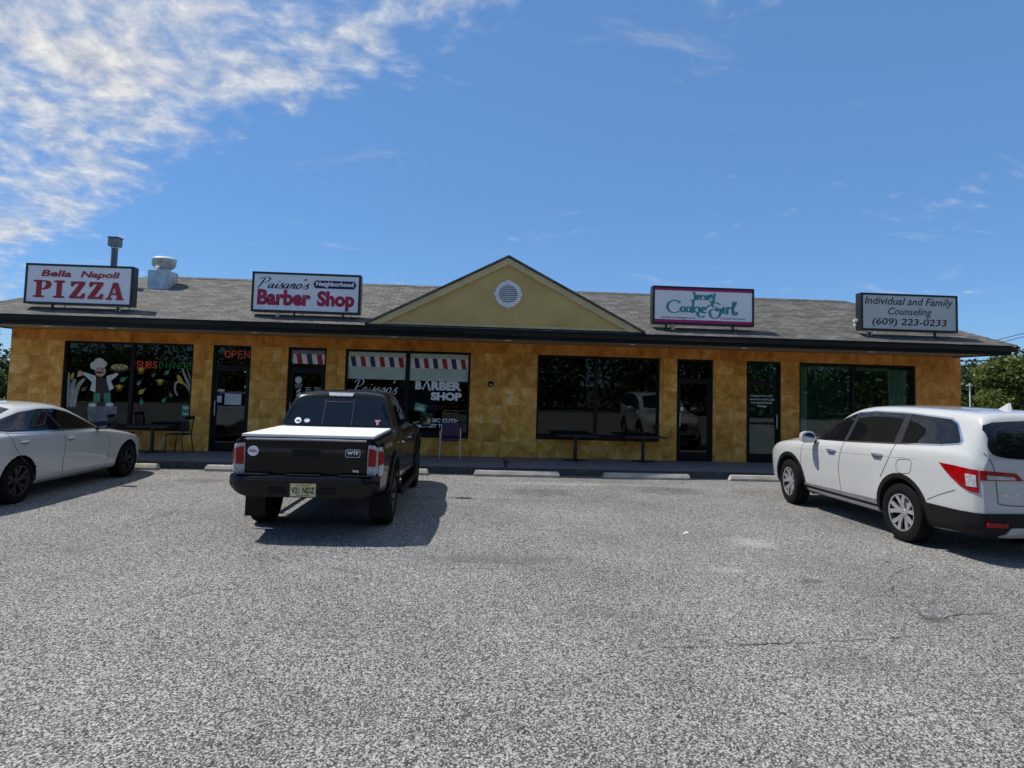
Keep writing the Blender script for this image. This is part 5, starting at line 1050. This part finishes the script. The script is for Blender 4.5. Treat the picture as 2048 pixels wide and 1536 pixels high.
for s_ in (-1, 1):
    for ax in (0, 3.24): V_.patch('fender_flare', arc_band(ax, .42, .46, .545, -.15, math.pi + .15, 26), 'side', DARKP, .028, s_, .07)
    V_.patch('window', [(2.42, 1.24), (1.66, 1.245), (1.64, 1.62), (1.82, 1.60), (2.1, 1.47)], 'side', TINT, .006, s_, .06); V_.patch('window', [(1.58, 1.245), (.86, 1.25), (.86, 1.54), (.92, 1.615), (1.56, 1.625)], 'side', TINT, .006, s_, .06)
    for x_ in (2.5, 1.6, .66): V_.seam('door_gap', [(x_ + .05, 1.18), (x_, .9), (x_, .6), (x_ + (.0 if x_ > 1 else .12), .45)], 'side', SEAM, .010, side=s_)
    for hx in (1.74, .84):
        loc, nn = V_.hit('side', hx, 1.02, s_); MB().tube([(hx + .1, loc.y, 1.02), (hx + .06, loc.y + s_ * .03, 1.02), (hx - .06, loc.y + s_ * .03, 1.022), (hx - .1, loc.y, 1.022)], .015, 8).build('door_handle', CHR, trk, smooth=True)
    MB().tube([(.55, s_ * .93, .36), (.62, s_ * .965, .34), (2.55, s_ * .965, .34), (2.62, s_ * .93, .36)], .042, 10).build('side_step', DARKP, trk, smooth=True)
    # tail lamp wraps the corner
    tl = V_.patch('tail_light', [(s_ * .86, 1.10), (s_ * .82, 1.125), (s_ * .745, 1.13), (s_ * .738, 1.05), (s_ * .738, .78), (s_ * .75, .755), (s_ * .83, .755), (s_ * .862, .80)], 'rear', CLRLENS, .014, 1, .035)
    V_.patch('red_lens', [(s_ * .845, 1.06), (s_ * .80, 1.085), (s_ * .752, 1.085), (s_ * .748, .875), (s_ * .84, .875)], 'rear', REDLENS, .024, 1, .035, parent=tl)
    V_.patch('tail_light', [(-1.10, 1.11), (-1.0, 1.10), (-.95, 1.02), (-.95, .84), (-1.0, .76), (-1.10, .75)], 'side', CLRLENS, .012, s_, .035); V_.patch('red_lens', [(-1.09, 1.06), (-1.01, 1.05), (-.98, 1.0), (-.98, .90), (-1.09, .89)], 'side', REDLENS, .018, s_, .035)
    mirror_part(trk, 2.28, s_ * 1.14, 1.27, s_, BPAINT, (.10, .12, .12))
    wheel(trk, 0, s_ * .80, .385, .265, .225, (6, 0, .06), spoke_m=DALLOY); wheel(trk, 3.24, s_ * .80, .385, .265, .225, (6, 0, .06), spoke_m=DALLOY)
    MB().box(-.46, -.44, s_ * .67, s_ * .93, .16, .46).build('mud_flap', DARKP, trk)
    V_.patch('head_light', [(s_ * .80, .98), (s_ * .46, .94), (s_ * .46, .82), (s_ * .80, .84)], 'front', CLRLENS, .01, 1, .05)
V_.decal_text('decal', 'TRD OFF ROAD', 'side', -.85, -.35, 1.06, 1.12, mat('grey_decal', (.35, .35, .36), .5), .005, -1, bold=.02)
V_.patch('windscreen', [(2.70, .70), (2.76, 0), (2.70, -.70), (1.95, -.58), (1.88, 0), (1.95, .58)], 'top', TINT, .006, 1, .07)
rw_ = V_.patch('rear_window', [(.54, 1.635), (-.54, 1.635), (-.62, 1.54), (-.69, 1.34), (-.69, 1.26), (.69, 1.26), (.69, 1.34), (.62, 1.54)], 'rear', TINT, .006, 1, .05, rnd=3)
for y in (-.21, .21): V_.seam('slider_frame', [(y, 1.635), (y, 1.25)], 'rear', BLK, .016, .012, n=0, parent=rw_)
V_.seam('slider_frame', [(.21, 1.59), (-.21, 1.59)], 'rear', BLK, .018, .013, n=0, parent=rw_)
for y, m1, m2 in ((.57, WHT, mat('blue_sticker', (.02, .08, .16), .5)), (.44, mat('pale_blue_sticker', (.45, .52, .62), .5), WHT)):
    V_.patch('sticker', ell(y, 1.31, .047 if m1 is WHT else .045, .043 if m1 is WHT else .03, 16), 'rear', m1, .010, 1, .05, .003, parent=rw_); V_.patch('sticker_print', ell(y - .003, 1.305, .028, .014, 12), 'rear', m2, .013, 1, .05, .002, parent=rw_)
PNK = mat('pink_sticker', (.52, .22, .26), .5)
V_.patch('sticker', [(-.545, 1.34), (-.625, 1.34), (-.625, 1.318), (-.60, 1.318), (-.60, 1.268), (-.57, 1.268), (-.57, 1.318), (-.545, 1.318)], 'rear', PNK, .010, 1, .1, .003, parent=rw_)
V_.patch('high_brake_lamp', [(.19, 1.715), (-.19, 1.715), (-.17, 1.675), (.17, 1.675)], 'rear', CLRLENS, .018, 1, .05, .02)
# bed cover of four hinged panels, bed rails, tailgate
COVER = mat('pale_bed_cover', (.78, .78, .78), .38, var=.04, scale=5)
for i in range(4): MB().box(-1.08 + i * .375, -1.08 + (i + 1) * .375 - .002, -.80, .80, 1.205, 1.236).build('bed_cover_panel', COVER, trk, bevel=.003)
MB().box(-1.06, .42, -.82, .82, 1.15, 1.203).build('bed_rail', DARKP, trk)
tg = V_.patch('tailgate', [(.72, 1.15), (-.72, 1.15), (-.72, .66), (.72, .66)], 'rear', BPAINT, .012, 1, .08)
V_.patch('tailgate_crease', [(.71, 1.075), (-.71, 1.075), (-.71, 1.025), (.71, 1.025)], 'rear', mat('satin_black_panel', (.035, .036, .038), .35), .016, 1, .08, parent=tg)
V_.patch('tailgate_handle', [(.17, 1.06), (-.17, 1.06), (-.15, .98), (.15, .98)], 'rear', DARKP, .028, 1, .06, parent=tg); MB().tube([(-1.125, .72, 1.178), (-1.125, 0, 1.182), (-1.125, -.72, 1.178)], .014, 8).build('tailgate_cap', mat('gloss_cap', (.25, .25, .26), .2, coat=.6), tg, smooth=True)
wl = V_.patch('sticker', ell(.64, 1.035, .066, .062, 24), 'rear', WHT, .022, 1, .06, .003, parent=tg); V_.decal_text('sticker_print', 'WALL', 'rear', .69, .59, 1.02, 1.05, REDL, .027, bold=.04, parent=tg)
V_.patch('sticker', [(-.485, 1.075), (-.635, 1.075), (-.65, 1.06), (-.65, .995), (-.635, .98), (-.485, .98), (-.47, .995), (-.47, 1.06)], 'rear', WHT, .022, 1, .1, .003, parent=tg); V_.patch('sticker_print', [(-.488, 1.069), (-.632, 1.069), (-.644, 1.057), (-.644, .998), (-.632, .986), (-.488, .986), (-.476, .998), (-.476, 1.057)], 'rear', BLK, .025, 1, .1, .002, parent=tg)
V_.decal_text('sticker_print', 'WTF', 'rear', -.49, -.63, 1.012, 1.055, WHT, .030, bold=.05, parent=tg); V_.decal_text('badge', 'V6', 'rear', -.56, -.64, .80, .83, CHR, .024, bold=.04, parent=tg)
bm_ = MB(); bv = []; ys_ = np.linspace(-.905, .905, 25)
for y in ys_:
    k = abs(y) / .905; xr = -1.26 + .13 * k ** 6; dz = .10 * max(0, (k - .72) / .28) ** 2 - (.0 if k > .30 else -.0)
    bv += [(-1.0, y, .755), (xr + .03, y, .76), (xr, y, .72), (xr + .004, y, .62), (xr + .05, y, .50 + dz), (-1.0, y, .48 + dz)]
bumper = bm_.add(bv, [(6 * i + k, 6 * i + (k + 1) % 6, 6 * i + 6 + (k + 1) % 6, 6 * i + 6 + k) for i in range(24) for k in range(6)] + [tuple(range(6)), tuple(range(144, 150))[::-1]]).build('rear_bumper', BPAINT, trk, smooth=True, bevel=.012)
for y in (-.62, 0, .62): MB().box(-1.225, -1.06, y - .20, y + .20, .762, .772).build('step_pad', DARKP, bumper)
for y in (-.30, .30): MB().box(-1.268, -1.25, y - .09, y + .09, .55, .62).build('bumper_recess', WELL, bumper)
plate(trk, -1.272, -.02, .60, 'V21 NDZ')
MB().box(-1.18, -.7, -.04, .04, .38, .455).build('hitch_receiver', DARKP, trk); MB().tube([(-1.16, -.1, .36), (-1.1, .14, .34), (-.9, .22, .36)], .03, 8).build('exhaust_pipe', GALV, trk, smooth=True)
MB().tube([(-.05, -.7, .40), (-.05, .7, .40)], .05, 10).build('rear_axle', WELL, trk); MB().box(-.6, 3.4, -.45, .45, .36, .46).build('chassis_frame', WELL, trk)
for x_ in (.95, 1.55): MB().box(x_ - .03, x_ + .03, -.60, .60, 1.80, 1.825).build('roof_rack_bar', DARKP, trk, bevel=.008)
for s_ in (-1, 1): MB().tube([(.82, s_ * .56, 1.76), (.9, s_ * .58, 1.80), (1.6, s_ * .58, 1.805), (1.72, s_ * .56, 1.76)], .014, 8).build('roof_rail', DARKP, trk, smooth=True)
MB().tube([(3.0, -.80, 1.15), (2.9, -.81, 1.80)], .004, 6).build('aerial', BLK, trk)

for o in trk.children:
    if o.name.split('.')[0] not in ('wheel', 'mud_flap', 'rear_axle', 'side_step'): o.matrix_local = Matrix.Translation((0, 0, .035)) @ o.matrix_local

# ================================================================== TREES, POLE, WIRES
BARK = mat('bark', (.10, .075, .055), .9, col2=(.045, .035, .028), scale=9, bump=.8, bscale=25)
LEAF1 = mat_leaf('leaf_mid_green', (.030, .060, .012), (.115, .165, .030)); LEAF2 = mat_leaf('leaf_yellow_green', (.045, .075, .014), (.17, .20, .040)); LEAF3 = mat_leaf('leaf_dark_green', (.014, .034, .010), (.055, .095, .022))
def leaves(blobs, n, size, seed, thick=.55):
    r = np.random.default_rng(seed); vol = np.array([b[3] * b[4] * b[5] for b in blobs]) ** .67; pick = r.choice(len(blobs), n, p=vol / vol.sum()); b = np.array(blobs)[pick]
    d = r.normal(size=(n, 3)); d /= np.linalg.norm(d, axis=1)[:, None]; rad = (1 - thick * r.random(n) ** 1.6) * (1 + .10 * r.normal(size=n))
    c = b[:, :3] + d * b[:, 3:6] * rad[:, None]; c = c[c[:, 2] > .05]; d = d[:len(c)]; n = len(c)
    nrm = d + r.normal(size=(n, 3)) * .7 + np.array((0, 0, .5)); nrm /= np.linalg.norm(nrm, axis=1)[:, None]
    a = np.cross(nrm, r.normal(size=(n, 3))); a /= np.linalg.norm(a, axis=1)[:, None]; e = np.cross(nrm, a); s_ = size * (.6 + .8 * r.random(n))[:, None]
    V = np.stack([c - a * s_ * .55, c + e * s_ * .34 + nrm * s_ * .1, c + a * s_ * .55, c - e * s_ * .34 + nrm * s_ * .1], 1).reshape(-1, 3)
    me = bpy.data.meshes.new('crown'); me.vertices.add(4 * n); me.vertices.foreach_set('co', V.ravel().astype(np.float32)); me.loops.add(4 * n); me.polygons.add(n)
    me.loops.foreach_set('vertex_index', np.arange(4 * n, dtype=np.int32)); me.polygons.foreach_set('loop_start', np.arange(0, 4 * n, 4, dtype=np.int32)); me.update(); me.validate(); return me
def tree(x, y, h, wr, lab, leafm, n=9000, size=.17, seed=1, low=.15):
    r = random.Random(seed); t = empty('leafy_tree', (x, y, 0), r.uniform(0, 6), label=lab, cat='tree', group='trees beyond the ends of the building')
    mb = MB().tube([(0, 0, -.1), (.05, .02, h * .3), (-.04, .08, h * .6), (.02, 0, h * .92)], [.16, .12, .075, .02], 10); bl = []
    for i in range(15):
        u = r.random(); z = h * (low + (.93 - low) * u); k = (math.sin(math.pi * min(1, .18 + .78 * (1 - u)))) * wr; an = r.uniform(0, 6.283); rr = k * r.uniform(.35, .8)
        bx, by = rr * math.cos(an), rr * math.sin(an); s_ = wr * r.uniform(.28, .5); bl.append((bx, by, z, s_, s_, s_ * r.uniform(.55, .85)))
        mb.tube([(0, 0, max(.3, z - rr * .7)), (bx * .5, by * .5, z - rr * .25), (bx, by, z)], [.05, .035, .012], 6)
    mb.build('trunk', BARK, t, smooth=True); link('crown', leaves(bl, n, size, seed), leafm, t)
tree(21.6, 25.5, 3.5, 1.9, 'yellow-green bushy tree just right of the building corner', LEAF2, 11000, .15, 3, .05); tree(24.6, 28, 3.5, 2.4, 'tall mid-green tree behind the SUV roof at the right edge', LEAF1, 12000, .16, 4, .05)
tree(25.6, 24.4, 3.3, 1.9, 'low bright green tree at the far right above the SUV aerial', LEAF2, 9000, .15, 5, .03); tree(27.5, 33, 3.9, 2.9, 'dark green tree further back at the right edge', LEAF3, 9000, .2, 6, .05)
tree(19.6, 31, 4.2, 2.3, 'dark green tree tucked behind the right building corner', LEAF3, 9000, .18, 8, .05)
tree(23.2, 30, 3.6, 2.4, 'broad dark tree filling the gap behind the white post', LEAF3, 11000, .18, 14, .02); tree(26.0, 26.5, 3.3, 2.2, 'mid-green tree directly above the SUV roof aerial at right', LEAF1, 10000, .16, 15, .02)
tree(-18.6, 24.5, 4.2, 2.2, 'leafy green tree at the far left beside the building wall', LEAF1, 9000, .16, 9, .04); tree(-20.5, 29, 4.4, 2.6, 'darker tree behind the leafy tree at the far left', LEAF3, 8000, .18, 10, .05)
bl = []; r_ = random.Random(5)
for i in range(240):
    x = r_.uniform(-62, 62); y = r_.uniform(-26, -13.5); hh = (3.8 if x < -16 else 9.5 if x < 4 else 12) * r_.uniform(.55, 1.1)
    for k in range(3):
        s_ = r_.uniform(1.1, 2.3); bl.append((x + r_.gauss(0, .8), y + r_.gauss(0, .8), hh * (k + .6) / 3.2, s_, s_, max(s_, hh * .22)))
tag(link('woodland', leaves(bl, 130000, .36, 21, .8), LEAF1), 'green woodland across the lot seen only as reflections in the shop windows', 'woodland', kind='stuff')
POLEW = mat('weathered_pole_wood', (.16, .12, .09), .9, col2=(.09, .07, .05)); WIRE = mat('wire_insulation', (.012, .012, .012), .6)
up = empty('utility_pole', (45, 30, 0), label='wooden utility pole carrying the wires beyond the right edge', cat='utility pole'); MB().tube([(0, 0, -.2), (0, 0, 10.6)], [.16, .11], 12).build('shaft', POLEW, up, smooth=True); MB().box(-.06, .06, -1.1, 1.1, 9.85, 9.97).build('crossarm', POLEW, up)
for a, b, rad, lb in (((20.5, 30, 3.5), (45, 30.14, 6.12), .035, 'thick black overhead cable crossing low in front of the trees'), ((23.0, 30, 4.15), (45, 30.9, 9.99), .016, 'thin upper overhead wire above the right roof corner'), ((23.0, 30, 4.0), (45, 29.1, 9.99), .016, 'thin lower overhead wire just under the upper one at right')):
    A, Bv = Vector(a), Vector(b); P = [A.lerp(Bv, i / 16) - Vector((0, 0, .5 * math.sin(math.pi * i / 16) * (rad > .02))) for i in range(17)]
    tag(MB().tube(P, rad, 6).build('overhead_wire', WIRE), lb, 'wire', 'overhead wires at the right')
# the wires' near end hangs on a short mast behind the building
sm = empty('service_mast', (21.6, 30, 0), label='thin service mast behind the right building corner holding the wires', cat='mast'); MB().tube([(0, 0, 0), (0, 0, 4.0)], .05, 8).build('shaft', GALV, sm); MB().tube([(-1.1, 0, 3.5), (1.4, 0, 4.1)], .03, 6).build('arm', GALV, sm)
wp = onY(1940, 790, 24.0); wq = onY(1940, 766, 24.0)
po = empty('white_post', (wp.x, 24.6, 0), label='slim white post with a short arm against the trees at right', cat='post'); zt = CAM_H + (wq.z - CAM_H) * 24.6 / 24; xo = wp.x * 24.6 / 24; po.location.x = xo
MB().tube([(0, 0, 0), (0, 0, zt)], .025, 8).build('shaft', WHITEP, po); MB().tube([(-.14, 0, zt - .1), (.1, 0, zt - .08)], .02, 6).build('arm', WHITEP, po)
